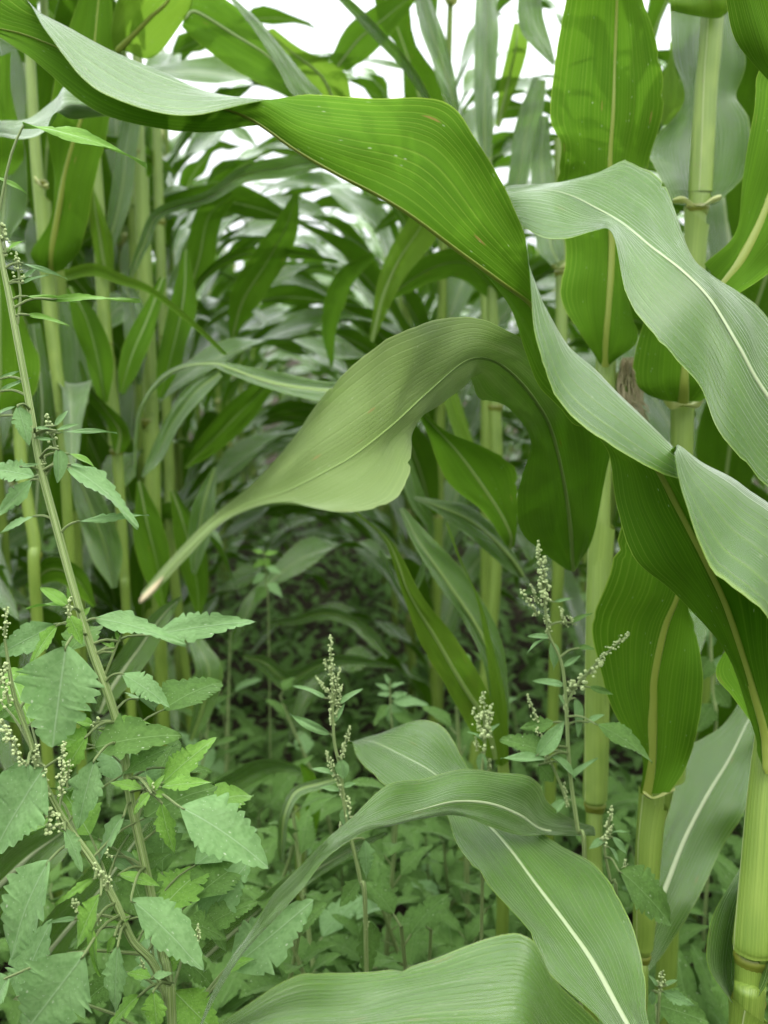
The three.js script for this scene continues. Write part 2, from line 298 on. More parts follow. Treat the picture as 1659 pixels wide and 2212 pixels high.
// smaller leaves all round a stem
function bush(plant, stem, d, n, t0, t1, seed, mats) {
  const rng = rngOf(seed);
  for (let i = 0; i < n; i++) {
    const b = stem[Math.floor(lerp(t0, t1, (i + rng()) / n) * (stem.length - 1))], az = i * 2.4 + rng(), el = 0.1 + 0.7 * rng(), len = 0.028 + 0.034 * rng();
    const ax = V(Math.sin(az) * Math.cos(el), Math.sin(el) * (rng() < 0.3 ? -0.6 : 1), -0.15 - Math.abs(Math.cos(az)) * Math.cos(el)).normalize(), nn = V(0, 1, 0.5).addScaledVector(ax, -(ax.y + 0.5 * ax.z)).normalize(), x = V().crossVectors(ax, nn);
    const off = b.clone().addScaledVector(ax, 0.018 + 0.03 * rng()); off.z -= 0.012;
    const g = gfGeo(i % 3 === 0 ? 'lance' : 'broad', len, len * (0.5 + 0.3 * rng()), { k: i, droop: 0.25 });
    g.applyMatrix4(new THREE.Matrix4().makeBasis(x, ax, nn)); g.translate(off.x, off.y, off.z);
    const m = part(plant, 'leaf', moved(g, plant.position), mats[i % mats.length]);
    part(m, 'petiole', moved(tube([b, b.clone().lerp(off, 0.5).add(V(0, 0.004, 0)), off], [0.001, 0.0008, 0.0006], 5, 5), plant.position), weedStemMat);
  }
}
const ball = new THREE.IcosahedronGeometry(1, 0);
function spikeGeo(a, b, r, rng, dens = 1) { // beads clustered along a line from base a to tip b
  const gs = [], len = a.distanceTo(b), n = Math.max(10, Math.round(len / (r * 0.2) * dens));
  for (let i = 0; i < n; i++) {
    const t = (i + rng() * 0.8) / n, p = a.clone().lerp(b, t), env = r * (0.45 + 0.85 * Math.sin(Math.PI * Math.pow(clamp(t * 0.96 + 0.04), 0.55))) * (0.6 + 0.7 * noise(t * 9 + a.x * 90, 2.5));
    p.add(V(rng() - 0.5, rng() - 0.5, rng() - 0.5).normalize().multiplyScalar(env * (0.35 + 0.65 * rng())));
    const s = r * (0.21 + 0.15 * rng()), g = ball.clone().scale(s, s * (0.8 + 0.3 * rng()), s); g.translate(p.x, p.y, p.z); gs.push(g);
  }
  return mergeGeometries(gs);
}
function spike(plant, [bx, by, tx, ty, w], d, rng, dt = 0) {
  const a = at(bx, by, d), b = at(tx, ty, d + dt); w *= 1.12;
  const m = part(plant, 'seed_cluster', moved(spikeGeo(a, b, sizeAt(w, d) / 2, rng), plant.position), seedMat);
  part(m, 'stem', moved(tube([a, a.clone().lerp(b, 0.5), b], [0.0009, 0.0007, 0.0004], 6, 6), plant.position), weedStemMat);
}
function weedStem(plant, line, toSoil = true) { // [x, y, width, depth]
  const pts = line.map(([x, y, , d]) => at(x, y, d)), r = line.map(([, , w, d]) => sizeAt(w, d) / 2), o = plant.position;
  if (toSoil) { const e = pts[pts.length - 1], gnd = V(o.x, -0.02, o.z); pts.push(e.clone().lerp(gnd, 0.5), gnd); r.push(r[r.length - 1] * 1.1, r[r.length - 1] * 1.2); }
  part(plant, 'stem', moved(tube(pts, r, 10, (pts.length - 1) * 6, 1, null, 6), o), weedStemMat);
  const out = []; for (let i = 0; i <= 80; i++) out.push(cr(pts, i / 80)); return out;
}

// ---------------------------------------------------------------- ground
{
  const g = new THREE.PlaneGeometry(160, 160, 1, 1); g.rotateX(-Math.PI / 2);
  const uv = g.attributes.uv; for (let i = 0; i < uv.count; i++) uv.setXY(i, uv.getX(i) * 200, uv.getY(i) * 200);
  const m = shadows(new THREE.Mesh(g, soilMat)); m.name = 'ground'; m.userData = { kind: 'structure', label: 'dark brown soil between the rows of corn' }; scene.add(m);
}

const BLOOM = 0.0003;
// a free-growing arching blade: height, heading, length, width, first rise, total drop
function freeBlade(parent, rng, h, az, len, wid, lift, drop, mat) {
  const n = 22, m = 6, rows = []; let p = V(Math.sin(az) * 0.012, h, Math.cos(az) * 0.012), tw = 0; const tw1 = (rng() - 0.5) * 2.6, bend = (rng() - 0.5) * 0.9, ph = rng() * 9;
  for (let i = 0; i <= n; i++) {
    const s = i / n, e = lift - drop * Math.pow(s, 1.35), a = az + bend * s * s, dir = V(Math.sin(a) * Math.cos(e), Math.sin(e), Math.cos(a) * Math.cos(e));
    if (i) p = p.clone().addScaledVector(dir, len / n);
    tw = tw1 * smooth(0.25, 1, s);
    const side = V(Math.cos(a), 0, -Math.sin(a)), nor = V().crossVectors(dir, side).normalize(); side.applyAxisAngle(dir, tw); nor.applyAxisAngle(dir, tw);
    rows.push({ p, side, nor, w: wid / 2 * Math.min(1, 0.25 + 1.1 * Math.pow(s / 0.3, 0.8)) * Math.pow(1 - s, 0.55) + 0.001, s });
  }
  const face = (lift2) => gridGeo(n, m, (a, u) => { const r = rows[Math.round(a * n)], x = u * 2 - 1; return { p: r.p.clone().addScaledVector(r.side, x * r.w).addScaledVector(r.nor, lift2 + Math.abs(x) * r.w * 0.3 + 0.018 * x * x * Math.sin(r.s * 21 + ph + (x > 0 ? 2 : 0)) * Math.sin(Math.PI * r.s)), u, v: r.s * len / 0.6 }; });
  part(part(parent, 'leaf', face(0), mat), 'upper_skin', face(0.0008), M.bloom);
}
// the tops of near plants, above the view
function crown(p, seed, hs, [dx, dz]) { const rng = rngOf(seed); hs.forEach((h, i) => { freeBlade(p, rng, h, seed + i * Math.PI + (rng() - 0.5) * 0.9, 0.6 + 0.15 * rng(), 0.085 + 0.015 * rng(), 1.2, 1.35, M.field); p.children.at(-1).position.set(dx, 0, dz); }); }
// ---------------------------------------------------------------- the near corn plants
const CORN = 'corn plant';
{ // right edge: the plant whose long blade sweeps across the top of the view
  const p = thing('corn_plant', 'corn plant with thick yellow-green stalk whose long blade arches across the whole view', CORN, base(1600, 2500, 0.6));
  stalk(p, [[1690, 1480, 60, 0.63], [1676, 1600, 74, 0.62], [1656, 1765, 78, 0.61], [1634, 2000, 82, 0.6], [1626, 2052, 82, 0.6], [1622, 2066, 66, 0.6], [1618, 2150, 62, 0.6], [1612, 2230, 66, 0.6]], [[1623, 2070, 66, 0.6], [1617, 2165, 62, 0.6]]);
  blade(p, M.green, R.green, [
    [1652, 1668, 1656, 1672, 1662, 1672, 1668, 1672, 0.594, 0, 0, 0],
    [1634, 1625, 1655, 1630, 1688, 1630, 1702, 1630, 0.596, 0.008, 0.004, 0.012],
    [1628, 1580, 1648, 1570, 1684, 1560, 1704, 1570, 0.597, 0.006, 0, 0.01],
    [1570, 1420, 1610, 1440, 1690, 1400, 1720, 1500, 0.595, 0, 0, -0.02],
    [1450, 1272, 1565, 1305, 1720, 1120, 1660, 1332, 0.585, 0, 0.02, -0.07],
    [1372, 1195, 1520, 1210, 1610, 1030, 1525, 1230, 0.575, 0, 0, -0.07],
    [1330, 1080, 1462, 1095, 1520, 985, 1484, 1080, 0.57, 0.01, -0.02, -0.06],
    [1316, 985, 1425, 1020, 1470, 958, 1467, 970, 0.565, 0.02, -0.03, -0.045],
    [1290, 940, 1395, 985, 1450, 948, 1468, 1030, 0.56, 0.02, -0.01, -0.02],
    [1270, 920, 1330, 900, 1345, 832, 1320, 972, 0.555, 0.02, -0.01, -0.035],
    [1225, 908, 1240, 790, 1255, 752, 1200, 872, 0.55, 0.03, -0.01, -0.035],
    [1168, 842, 1165, 690, 1200, 672, 1160, 750, 0.545, 0.03, -0.01, -0.035],
    [1135, 760, 1143, 655, 1160, 600, 1147, 620, 0.54, 0.03, -0.01, -0.025],
    [1098, 655, 1085, 612, 1120, 545, 1134, 505, 0.53, 0.03, -0.005, -0.01],
    [1010, 545, 990, 543, 1060, 462, 1110, 435, 0.52, 0.03, 0, -0.005],
    [920, 470, 890, 468, 965, 325, 1030, 300, 0.51, 0.03, 0.01, 0.0],
    [850, 420, 815, 422, 890, 290, 958, 217, 0.505, 0.03, 0.012, 0.01],
    [750, 360, 730, 378, 780, 280, 800, 212, 0.5, 0.03, 0.005, 0.015],
    [650, 290, 640, 326, 655, 262, 668, 204, 0.5, 0.02, 0, 0.015],
    [556, 272, 530, 252, 565, 216, 590, 214, 0.5, 0.005, -0.005, 0],
    [420, 284, 410, 218, 455, 190, 440, 241, 0.5, 0, -0.005, -0.03],
    [290, 274, 290, 180, 330, 138, 290, 224, 0.5, 0, -0.005, -0.035],
    [178, 220, 175, 125, 210, 87, 178, 158, 0.5, 0, -0.005, -0.03],
    [60, 118, 55, 76, 100, 28, 105, 66, 0.5, 0, -0.005, -0.02],
    [-60, 40, -60, 42, 30, -25, 50, -10, 0.5, 0, 0, 0],
    [-180, -40, -180, -60, -80, -90, -60, -90, 0.5, 0, 0, 0]], { ribW: 0.006, bloom: BLOOM, seed: 2, label: 'long twisted blade showing its backlit striped underside' });
  blade(p, [M.green], null, [
    [1578, 2166, 1600, 2172, 1625, 2172, 0.61, -0.02, -0.02], [1532, 2095, 1585, 2112, 1660, 2120, 0.62, -0.03, -0.04], [1528, 2035, 1592, 2030, 1680, 2040, 0.625, -0.03, -0.04],
    [1548, 1960, 1612, 1945, 1700, 1960, 0.63, -0.02, -0.03], [1602, 1872, 1645, 1862, 1720, 1860, 0.64, 0, 0]], { label: 'lowest blade cupped around the stalk' });
  blade(p, M.green, null, [
    [1632, 1576, 1655, 1582, 1690, 1570, 0.7], [1582, 1502, 1640, 1492, 1700, 1480, 0.71], [1547, 1450, 1622, 1432, 1700, 1420, 0.72], [1578, 1386, 1630, 1372, 1700, 1360, 0.73], [1600, 1330, 1640, 1320, 1690, 1310, 0.74]], { cup: -0.01 });
  sheath(p, [[1662, 1585, 52, 0.618], [1666, 1650, 72, 0.615], [1656, 1765, 78, 0.61], [1634, 2000, 82, 0.6], [1628, 2045, 80, 0.6]], 2.2, 0);
  sheath(p, [[1614, 2176, 62, 0.6], [1611, 2240, 66, 0.6], [1608, 2330, 66, 0.6]], 1.2);
}
{ // second plant from the right edge, in the middle of the right half
  const p = thing('corn_plant', 'corn plant whose pale drooping blade hangs its tapered tip over the dark gap', CORN, base(1283, 2300, 0.86));
  stalk(p, [[1312, 700, 40, 0.95], [1308, 800, 44, 0.94], [1300, 950, 46, 0.93], [1294, 1130, 46, 0.92], [1290, 1400, 46, 0.9], [1288, 1600, 48, 0.89], [1285, 1726, 47, 0.88], [1284, 1748, 36, 0.88], [1283, 1850, 34, 0.87], [1282, 2000, 38, 0.87]], [[1285, 1740, 42, 0.88]]);
  blade(p, M.pale, R.dim, [
    [1224, 1230, 1238, 1234, 1250, 1224, 0.87], [1132, 1160, 1234, 1160, 1282, 1150, 0.84], [1117, 1075, 1218, 1045, 1312, 1010, 0.8], [1148, 960, 1192, 935, 1320, 890, 0.76], [1095, 878, 1160, 872, 1240, 790, 0.72],
    [1035, 860, 1115, 816, 1165, 765, 0.69, 0.03, 0], [1014, 812, 1062, 778, 1112, 720, 0.66, 0.04, -0.01], [995, 840, 1004, 780, 1030, 686, 0.62, 0.05, 0], [925, 895, 920, 850, 940, 688, 0.57, 0.04, 0.01],
    [882, 965, 850, 915, 850, 724, 0.52, 0.02, 0.02], [888, 1025, 765, 982, 765, 786, 0.48, 0.01, 0.02], [850, 1080, 690, 1025, 698, 855, 0.45, 0, 0.02], [745, 1104, 615, 1062, 632, 948, 0.42, 0, 0.01], [612, 1084, 535, 1088, 555, 1036, 0.4], [492, 1122, 470, 1126, 462, 1114, 0.38], [402, 1206, 392, 1200, 382, 1192, 0.36], [320, 1296, 312, 1289, 305, 1282, 0.34]],
    { ribW: 0.004, yellowing: true, seed: 4, label: 'pale drooping blade with a narrow brown-tipped end' });
  part(p, 'dry_tip', moved(tube([at(352, 1246, 0.348), at(330, 1272, 0.344), at(310, 1292, 0.34), at(302, 1302, 0.339)], [0.0004, 0.0022, 0.002, 0.0006], 10, 14, 0.5), p.position), strawMat);
  crown(p, 3, [1.6, 1.68, 1.78, 1.88, 1.98], [0.03, -0.2]);
  blade(p, M.green, R.green, [
    [1296, 786, 1308, 793, 1325, 782, 0.92], [1252, 716, 1312, 720, 1378, 735, 0.91, -0.02, -0.03], [1212, 640, 1318, 640, 1360, 660, 0.905, -0.02, -0.02], [1222, 545, 1322, 530, 1352, 530, 0.9], [1200, 420, 1318, 420, 1385, 420, 0.89],
    [1210, 320, 1318, 332, 1402, 345, 0.88, -0.02, 0], [1187, 255, 1325, 240, 1433, 225, 0.87, -0.02, -0.02], [1200, 120, 1329, 120, 1418, 95, 0.86, -0.01, -0.02], [1224, -20, 1333, -20, 1384, -20, 0.84], [1250, -200, 1335, -200, 1370, -200, 0.8]], { ribW: 0.009, ruffle: 0.01, seed: 3 });
  blade(p, [M.green], R.white, [
    [1283, 1785, 1285, 1795, 1286, 1806, 0.84], [1238, 1770, 1240, 1796, 1246, 1806, 0.77], [1182, 1738, 1172, 1793, 1182, 1805, 0.72, 0.02, -0.01], [1150, 1682, 1125, 1762, 1110, 1803, 0.68, 0.03, -0.01], [1065, 1667, 1060, 1736, 1048, 1782, 0.65, 0.03, -0.01], [990, 1664, 985, 1731, 985, 1761, 0.63, 0.03, 0], [910, 1688, 912, 1748, 925, 1762, 0.61, 0.03, 0],
    [838, 1694, 845, 1768, 858, 1778, 0.59, 0.02, 0], [752, 1772, 768, 1792, 785, 1798, 0.57, 0.01, 0], [690, 1826, 692, 1845, 704, 1856, 0.55], [640, 1880, 647, 1900, 658, 1914, 0.53], [590, 1930, 594, 1955, 604, 1974, 0.52], [542, 2010, 548, 2018, 554, 2027, 0.5], [498, 2070, 504, 2075, 510, 2080, 0.49], [452, 2158, 456, 2162, 460, 2166, 0.48], [428, 2222, 430, 2224, 432, 2226, 0.47]], { ribW: 0.003, ribStart: 12, ribEnd: 0.42, seed: 6, label: 'arched lower blade with a pale midrib and a thread-like tip' });
  sheath(p, [[1300, 1120, 42, 0.92], [1292, 1300, 46, 0.91], [1288, 1600, 47, 0.89], [1285, 1724, 46, 0.88]], 1.9);
  const rng = rngOf(8), gs = []; // clump of dry dead grass beside the stalk
  for (let i = 0; i < 70; i++) { const a = at(1340 + rng() * 30, 770 + rng() * 20, 0.93 + rng() * 0.02), b = at(1330 + rng() * 60, 830 + rng() * 30, 0.93 + rng() * 0.02), c = at(1350 + rng() * 55, 870 + rng() * 40, 0.93); gs.push(tube([a, b, c], [0.0005, 0.0005, 0.0003], 4, 6)); }
  part(p, 'dry_grass', moved(mergeGeometries(gs), p.position), strawMat);
}
{ // third: short thick stalk with an upright wide blade
  const p = thing('corn_plant', 'corn plant with a broad upright dark green blade above a smooth yellow-green stalk', CORN, base(1370, 2500, 0.82));
  stalk(p, [[1418, 1560, 34, 0.82], [1413, 1700, 46, 0.82], [1402, 1815, 50, 0.815], [1394, 1950, 46, 0.81], [1388, 2045, 40, 0.81], [1384, 2075, 30, 0.81], [1380, 2200, 34, 0.81]], [[1386, 2066, 36, 0.81]]);
  blade(p, M.green, R.green, [
    [1384, 1712, 1397, 1716, 1448, 1710, 0.79, 0.01, 0], [1388, 1630, 1406, 1632, 1486, 1640, 0.785, 0, 0.01], [1330, 1546, 1410, 1522, 1500, 1562, 0.78], [1302, 1465, 1413, 1460, 1510, 1450, 0.775], [1280, 1352, 1436, 1355, 1503, 1350, 0.765, 0, 0.01], [1312, 1258, 1466, 1275, 1480, 1280, 0.755, 0, 0.01], [1346, 1128, 1482, 1150, 1505, 1160, 0.75], [1385, 980, 1490, 1000, 1520, 1010, 0.75]], { ribW: 0.011, cup: -0.012, ruffle: 0.012, seed: 5 });
  blade(p, [M.green], R.white, [
    [1386, 2082, 1392, 2092, 1402, 2098, 0.83], [1382, 2000, 1412, 1990, 1449, 2032, 0.85, 0, 0.02], [1398, 1890, 1446, 1896, 1512, 1930, 0.88], [1430, 1800, 1482, 1806, 1568, 1828, 0.91, 0, 0.02], [1460, 1700, 1530, 1714, 1612, 1750, 0.94], [1478, 1620, 1575, 1640, 1640, 1642, 0.97, 0, 0.02], [1560, 1565, 1615, 1560, 1680, 1560, 1.0], [1620, 1470, 1660, 1480, 1710, 1480, 1.02]], { ribW: 0.006, ruffle: 0.016, seed: 9, label: 'wide lower blade with a white midrib' });
  sheath(p, [[1411, 1722, 46, 0.82], [1402, 1815, 49, 0.815], [1394, 1950, 45, 0.81], [1388, 2045, 39, 0.81]], 1.7);
  collar(p, [[1388, 1712], [1412, 1722], [1456, 1704]], 0.782, 10);
}
{ // upper right stalk with wing-shaped blade behind it
  const p = thing('corn_plant', 'tall corn plant in the upper right with a grey waisted blade behind its stalk', CORN, base(1455, 2300, 0.95));
  stalk(p, [[1545, -160, 38, 0.96], [1540, 0, 41, 0.96], [1524, 200, 43, 0.955], [1511, 425, 46, 0.95], [1504, 470, 42, 0.95], [1500, 560, 42, 0.95], [1486, 760, 46, 0.95], [1475, 872, 50, 0.95], [1473, 960, 48, 0.95], [1466, 1200, 46, 0.95], [1460, 1600, 46, 0.95]], [[1506, 452, 44, 0.95]]);
  blade(p, [M.green], null, [
    [1450, 436, 1507, 450, 1556, 432, 0.975, -0.03, -0.03], [1412, 358, 1512, 372, 1610, 372, 0.99, -0.03, -0.03], [1404, 310, 1515, 300, 1623, 258, 1.0, -0.02, -0.02], [1476, 220, 1520, 215, 1598, 200, 1.0, -0.01, -0.01], [1450, 110, 1528, 110, 1617, 130, 1.0, -0.02, -0.02], [1447, 0, 1535, 0, 1582, 10, 1.0], [1450, -160, 1540, -160, 1580, -160, 1.0]], { ribW: 0.008, ruffle: 0.012, seed: 11 });
  blade(p, M.young, null, [
    [1446, 22, 1538, 40, 1572, 30, 0.935, -0.02, -0.01], [1440, 5, 1535, 5, 1582, 5, 0.925, -0.03, -0.02], [1425, -60, 1535, -60, 1600, -60, 0.92], [1440, -200, 1535, -200, 1620, -200, 0.9]], { ruffle: 0.012, seed: 12 });
  blade(p, M.green, R.green, [
    [1402, 858, 1476, 874, 1516, 860, 0.915], [1371, 835, 1478, 832, 1580, 830, 0.9], [1370, 775, 1480, 780, 1590, 770, 0.895], [1389, 702, 1482, 700, 1580, 690, 0.89], [1440, 560, 1490, 600, 1560, 580, 0.87]], { ribW: 0.011, cup: -0.01, seed: 13 });
  crown(p, 5, [1.6, 1.7, 1.82], [0.06, -0.2]);
  sheath(p, [[1504, 466, 41, 0.95], [1500, 560, 41, 0.95], [1487, 760, 44, 0.95], [1476, 860, 46, 0.95]], 2.0);
  sheath(p, [[1542, -40, 40, 0.96], [1534, 100, 41, 0.955], [1524, 200, 42, 0.955], [1512, 415, 44, 0.95]], 1.2);
  collar(p, [[1452, 434], [1478, 432, -0.01], [1507, 448, -0.028], [1535, 434, -0.01], [1556, 426]], 0.945, 12);
  collar(p, [[1430, 852], [1450, 872], [1476, 876, -0.02], [1505, 872], [1522, 852]], 0.925, 22);
}
{ // outside the right edge: owner of the blue-grey blade
  const p = thing('corn_plant', 'corn plant beyond the right edge with a broad blue-grey blade and white midrib', CORN, base(1950, 1600, 0.75));
  stalk(p, [[1960, -100, 50, 0.72], [1955, 600, 56, 0.72], [1950, 1200, 62, 0.73], [1950, 1700, 64, 0.74]], [[1955, 700, 60, 0.72]]);
  crown(p, 1, [1.55, 1.66, 1.78], [0, -0.1]); crown(p, 4, [1.6, 1.75], [0, -0.1]);
  blade(p, [M.green], R.white, [
    [1955, 1180, 1955, 1190, 1950, 1200, 0.7], [1830, 930, 1820, 1060, 1790, 1180, 0.66], [1659, 697, 1659, 856, 1659, 1052, 0.63, 0.02, -0.01], [1594, 634, 1596, 748, 1562, 947, 0.62, 0.02, -0.01], [1530, 592, 1541, 656, 1510, 833, 0.625, 0.01, -0.01], [1490, 552, 1480, 590, 1422, 742, 0.63, 0.02, -0.02], [1452, 445, 1406, 532, 1355, 642, 0.65, 0.02, -0.03], [1422, 394, 1345, 482, 1324, 508, 0.67, 0.02, -0.02], [1360, 347, 1288, 449, 1288, 494, 0.69, 0.03, -0.02], [1290, 372, 1230, 421, 1222, 512, 0.71, 0.02, -0.03], [1200, 395, 1172, 410, 1166, 514, 0.73, 0.01, -0.03], [1098, 402, 1090, 420, 1105, 475, 0.75]], { ribW: 0.0045, seed: 7, label: 'blue-grey blade with a bright midrib, bent in the middle' });
  blade(p, M.green, R.green, [
    [1519, 571, 1560, 612, 1600, 632, 0.74, -0.02, -0.02], [1590, 500, 1607, 550, 1662, 590, 0.74], [1605, 380, 1655, 450, 1745, 520, 0.74], [1630, 210, 1700, 300, 1790, 330, 0.74], [1655, 130, 1740, 150, 1830, 160, 0.74], [1800, -10, 1850, 0, 1900, 20, 0.73]], { ribW: 0.009, seed: 15 });
  blade(p, M.green, null, [[1560, -90, 1640, -100, 1740, -90, 0.6], [1571, 0, 1650, 0, 1740, 0, 0.61], [1596, 95, 1680, 100, 1760, 80, 0.62], [1655, 172, 1710, 180, 1780, 170, 0.64], [1780, 300, 1800, 300, 1830, 280, 0.68]], { seed: 16 });
}
{ // low plant below the frame: two broad blades in front
  const p = thing('corn_plant', 'low corn plant at the bottom with two broad pale green blades, one with white midrib', CORN, base(1470, 2900, 0.55));
  stalk(p, [[1470, 2330, 60, 0.52], [1470, 2450, 70, 0.53], [1470, 2700, 74, 0.54]]);
  blade(p, [M.green], R.white, [
    [1430, 2400, 1462, 2400, 1490, 2400, 0.52], [1306, 2212, 1354, 2212, 1407, 2212, 0.55, -0.01, 0.01], [1184, 2095, 1285, 2085, 1391, 2090, 0.58, -0.01, 0.01], [1134, 2000, 1226, 2000, 1356, 1970, 0.61, -0.02, 0.01], [1050, 1917, 1150, 1900, 1291, 1870, 0.65, -0.02, 0.02], [984, 1830, 1084, 1812, 1195, 1815, 0.69, -0.01, 0.02], [948, 1740, 1010, 1738, 1092, 1740, 0.74], [840, 1702, 937, 1670, 1019, 1666, 0.78, -0.02, 0.02], [775, 1640, 850, 1622, 962, 1573, 0.81, 0, 0.02], [757, 1597, 800, 1601, 900, 1556, 0.84], [735, 1610, 750, 1605, 820, 1580, 0.87]], { ribW: 0.0045, ruffle: 0.006, seed: 10, label: 'broad blade with a bright white midrib running to the front' });
  blade(p, [M.green], null, [
    [1420, 2420, 1400, 2440, 1380, 2460, 0.5], [1300, 2220, 1260, 2340, 1180, 2430, 0.48, 0.01, -0.03], [1216, 2128, 1185, 2262, 1120, 2365, 0.47, 0.01, -0.03], [1147, 2022, 1130, 2190, 1090, 2335, 0.46, 0.02, -0.03], [1052, 2022, 1040, 2195, 1010, 2335, 0.455, 0.03, -0.03], [889, 2081, 900, 2205, 880, 2335, 0.45, 0.03, -0.03], [760, 2104, 740, 2222, 740, 2335, 0.445, 0.02, -0.02], [650, 2107, 620, 2232, 620, 2325, 0.44, 0.01, -0.02], [525, 2176, 510, 2252, 520, 2315, 0.44], [430, 2240, 430, 2275, 450, 2295, 0.44]], { ruffle: 0.004, seed: 14, label: 'foremost blade, broad and finely veined' });
}
{ // clump of narrow blades in the middle distance
  const p = thing('corn_plant', 'corn plant of narrow upright blades at the right side of the dark gap', CORN, base(1090, 1900, 1.0));
  stalk(p, [[1082, 1500, 12, 1.0], [1085, 1600, 20, 1.0], [1088, 1680, 26, 1.0], [1090, 1800, 28, 1.0]]);
  blade(p, M.young, R.dim, [[1044, 1632, 1070, 1640, 1094, 1642, 0.98], [994, 1540, 1050, 1560, 1077, 1555, 0.97], [935, 1440, 1000, 1480, 1045, 1474, 0.96], [900, 1370, 945, 1385, 985, 1380, 0.95], [862, 1255, 884, 1280, 912, 1285, 0.93], [828, 1165, 838, 1170, 850, 1175, 0.91], [762, 1105, 766, 1105, 770, 1105, 0.89]], { seed: 17 });
  blade(p, [M.green], R.dim, [[1070, 1640, 1085, 1640, 1098, 1630, 1.02], [1048, 1450, 1078, 1480, 1098, 1480, 1.02], [1000, 1340, 1040, 1370, 1078, 1366, 1.02], [945, 1262, 975, 1270, 1005, 1240, 1.02], [890, 1170, 905, 1170, 930, 1158, 1.02], [862, 1098, 866, 1098, 872, 1096, 1.02]], { seed: 18 });
  blade(p, M.young, null, [[1070, 1650, 1085, 1655, 1099, 1645, 0.99], [1060, 1500, 1078, 1510, 1094, 1515, 0.98], [1046, 1380, 1056, 1390, 1066, 1400, 0.975], [1026, 1285, 1033, 1290, 1038, 1300, 0.97], [990, 1205, 994, 1208, 998, 1212, 0.965], [962, 1128, 965, 1128, 967, 1128, 0.96]], { seed: 19 });
  blade(p, M.green, R.dim, [[1090, 1176, 1104, 1184, 1112, 1176, 1.05], [1078, 1155, 1100, 1150, 1119, 1120, 1.04], [1044, 1106, 1069, 1091, 1118, 1070, 1.03], [976, 1052, 1029, 1031, 1112, 1008, 1.02], [945, 998, 984, 971, 1050, 967, 1.01], [918, 925, 932, 915, 960, 930, 1.0], [895, 880, 900, 880, 908, 880, 0.99]], { seed: 20, cup: -0.01 });
  blade(p, [M.green], R.dim, [[1126, 1250, 1132, 1246, 1134, 1240, 1.1], [1098, 1232, 1104, 1205, 1104, 1180, 1.08], [1050, 1190, 1055, 1155, 1055, 1125, 1.06], [1000, 1150, 1005, 1118, 1005, 1090, 1.04], [948, 1110, 950, 1095, 950, 1080, 1.02], [892, 1076, 894, 1074, 895, 1070, 1.0]], { seed: 21 });
}
{ // left row, nearest
  const p = thing('corn_plant', 'corn plant of the left row with a wide backlit blade hanging beside its stalk', CORN, base(150, 1500, 1.25));
  stalk(p, [[62, 60, 20, 1.25], [75, 300, 24, 1.25], [92, 500, 26, 1.25], [107, 656, 26, 1.25], [120, 781, 25, 1.25], [133, 890, 24, 1.25], [146, 1110, 22, 1.25]], [[88, 396, 26, 1.25]]);
  blade(p, M.green, R.green, [[92, 585, 108, 590, 135, 585, 1.22], [66, 545, 110, 550, 172, 545, 1.2], [107, 470, 124, 470, 191, 490, 1.18], [112, 375, 138, 390, 202, 420, 1.16], [104, 295, 155, 320, 222, 335, 1.14], [110, 230, 180, 240, 238, 235, 1.12], [130, 120, 200, 130, 245, 120, 1.1], [180, -20, 215, -20, 240, -20, 1.08]], { ribW: 0.01, ruffle: 0.015, seed: 22 });
  strap(p, M.young, null, [[140, 594, 26, 1.15], [200, 582, 28, 1.13], [262, 604, 24, 1.12], [330, 630, 16, 1.11], [420, 702, 12, 1.1], [488, 766, 7, 1.1]], { seed: 23 });
  strap(p, [M.green], null, [[135, 640, 20, 1.4], [158, 720, 60, 1.4], [160, 830, 64, 1.42], [150, 910, 20, 1.44]], { seed: 24, ruffle: 0.02 });
  sheath(p, [[92, 420, 24, 1.25], [107, 656, 25, 1.25], [120, 781, 24, 1.25], [133, 890, 23, 1.25]], 1.5);
  strap(p, M.green, R.dim, [[150, 620, 16, 1.34], [188, 690, 56, 1.33], [214, 790, 60, 1.33], [226, 870, 14, 1.33]], { seed: 70, ruffle: 0.015 });
  strap(p, [M.green], R.dim, [[150, 980, 16, 1.32], [190, 1080, 60, 1.3], [226, 1180, 62, 1.3], [246, 1270, 14, 1.3]], { seed: 71, ruffle: 0.015 });
  strap(p, M.green, R.dim, [[60, 1270, 14, 1.18], [110, 1230, 56, 1.17], [165, 1250, 50, 1.17], [205, 1310, 8, 1.17]], { seed: 72 });
  collar(p, [[76, 384], [90, 402], [106, 402]], 1.23, 10);
}
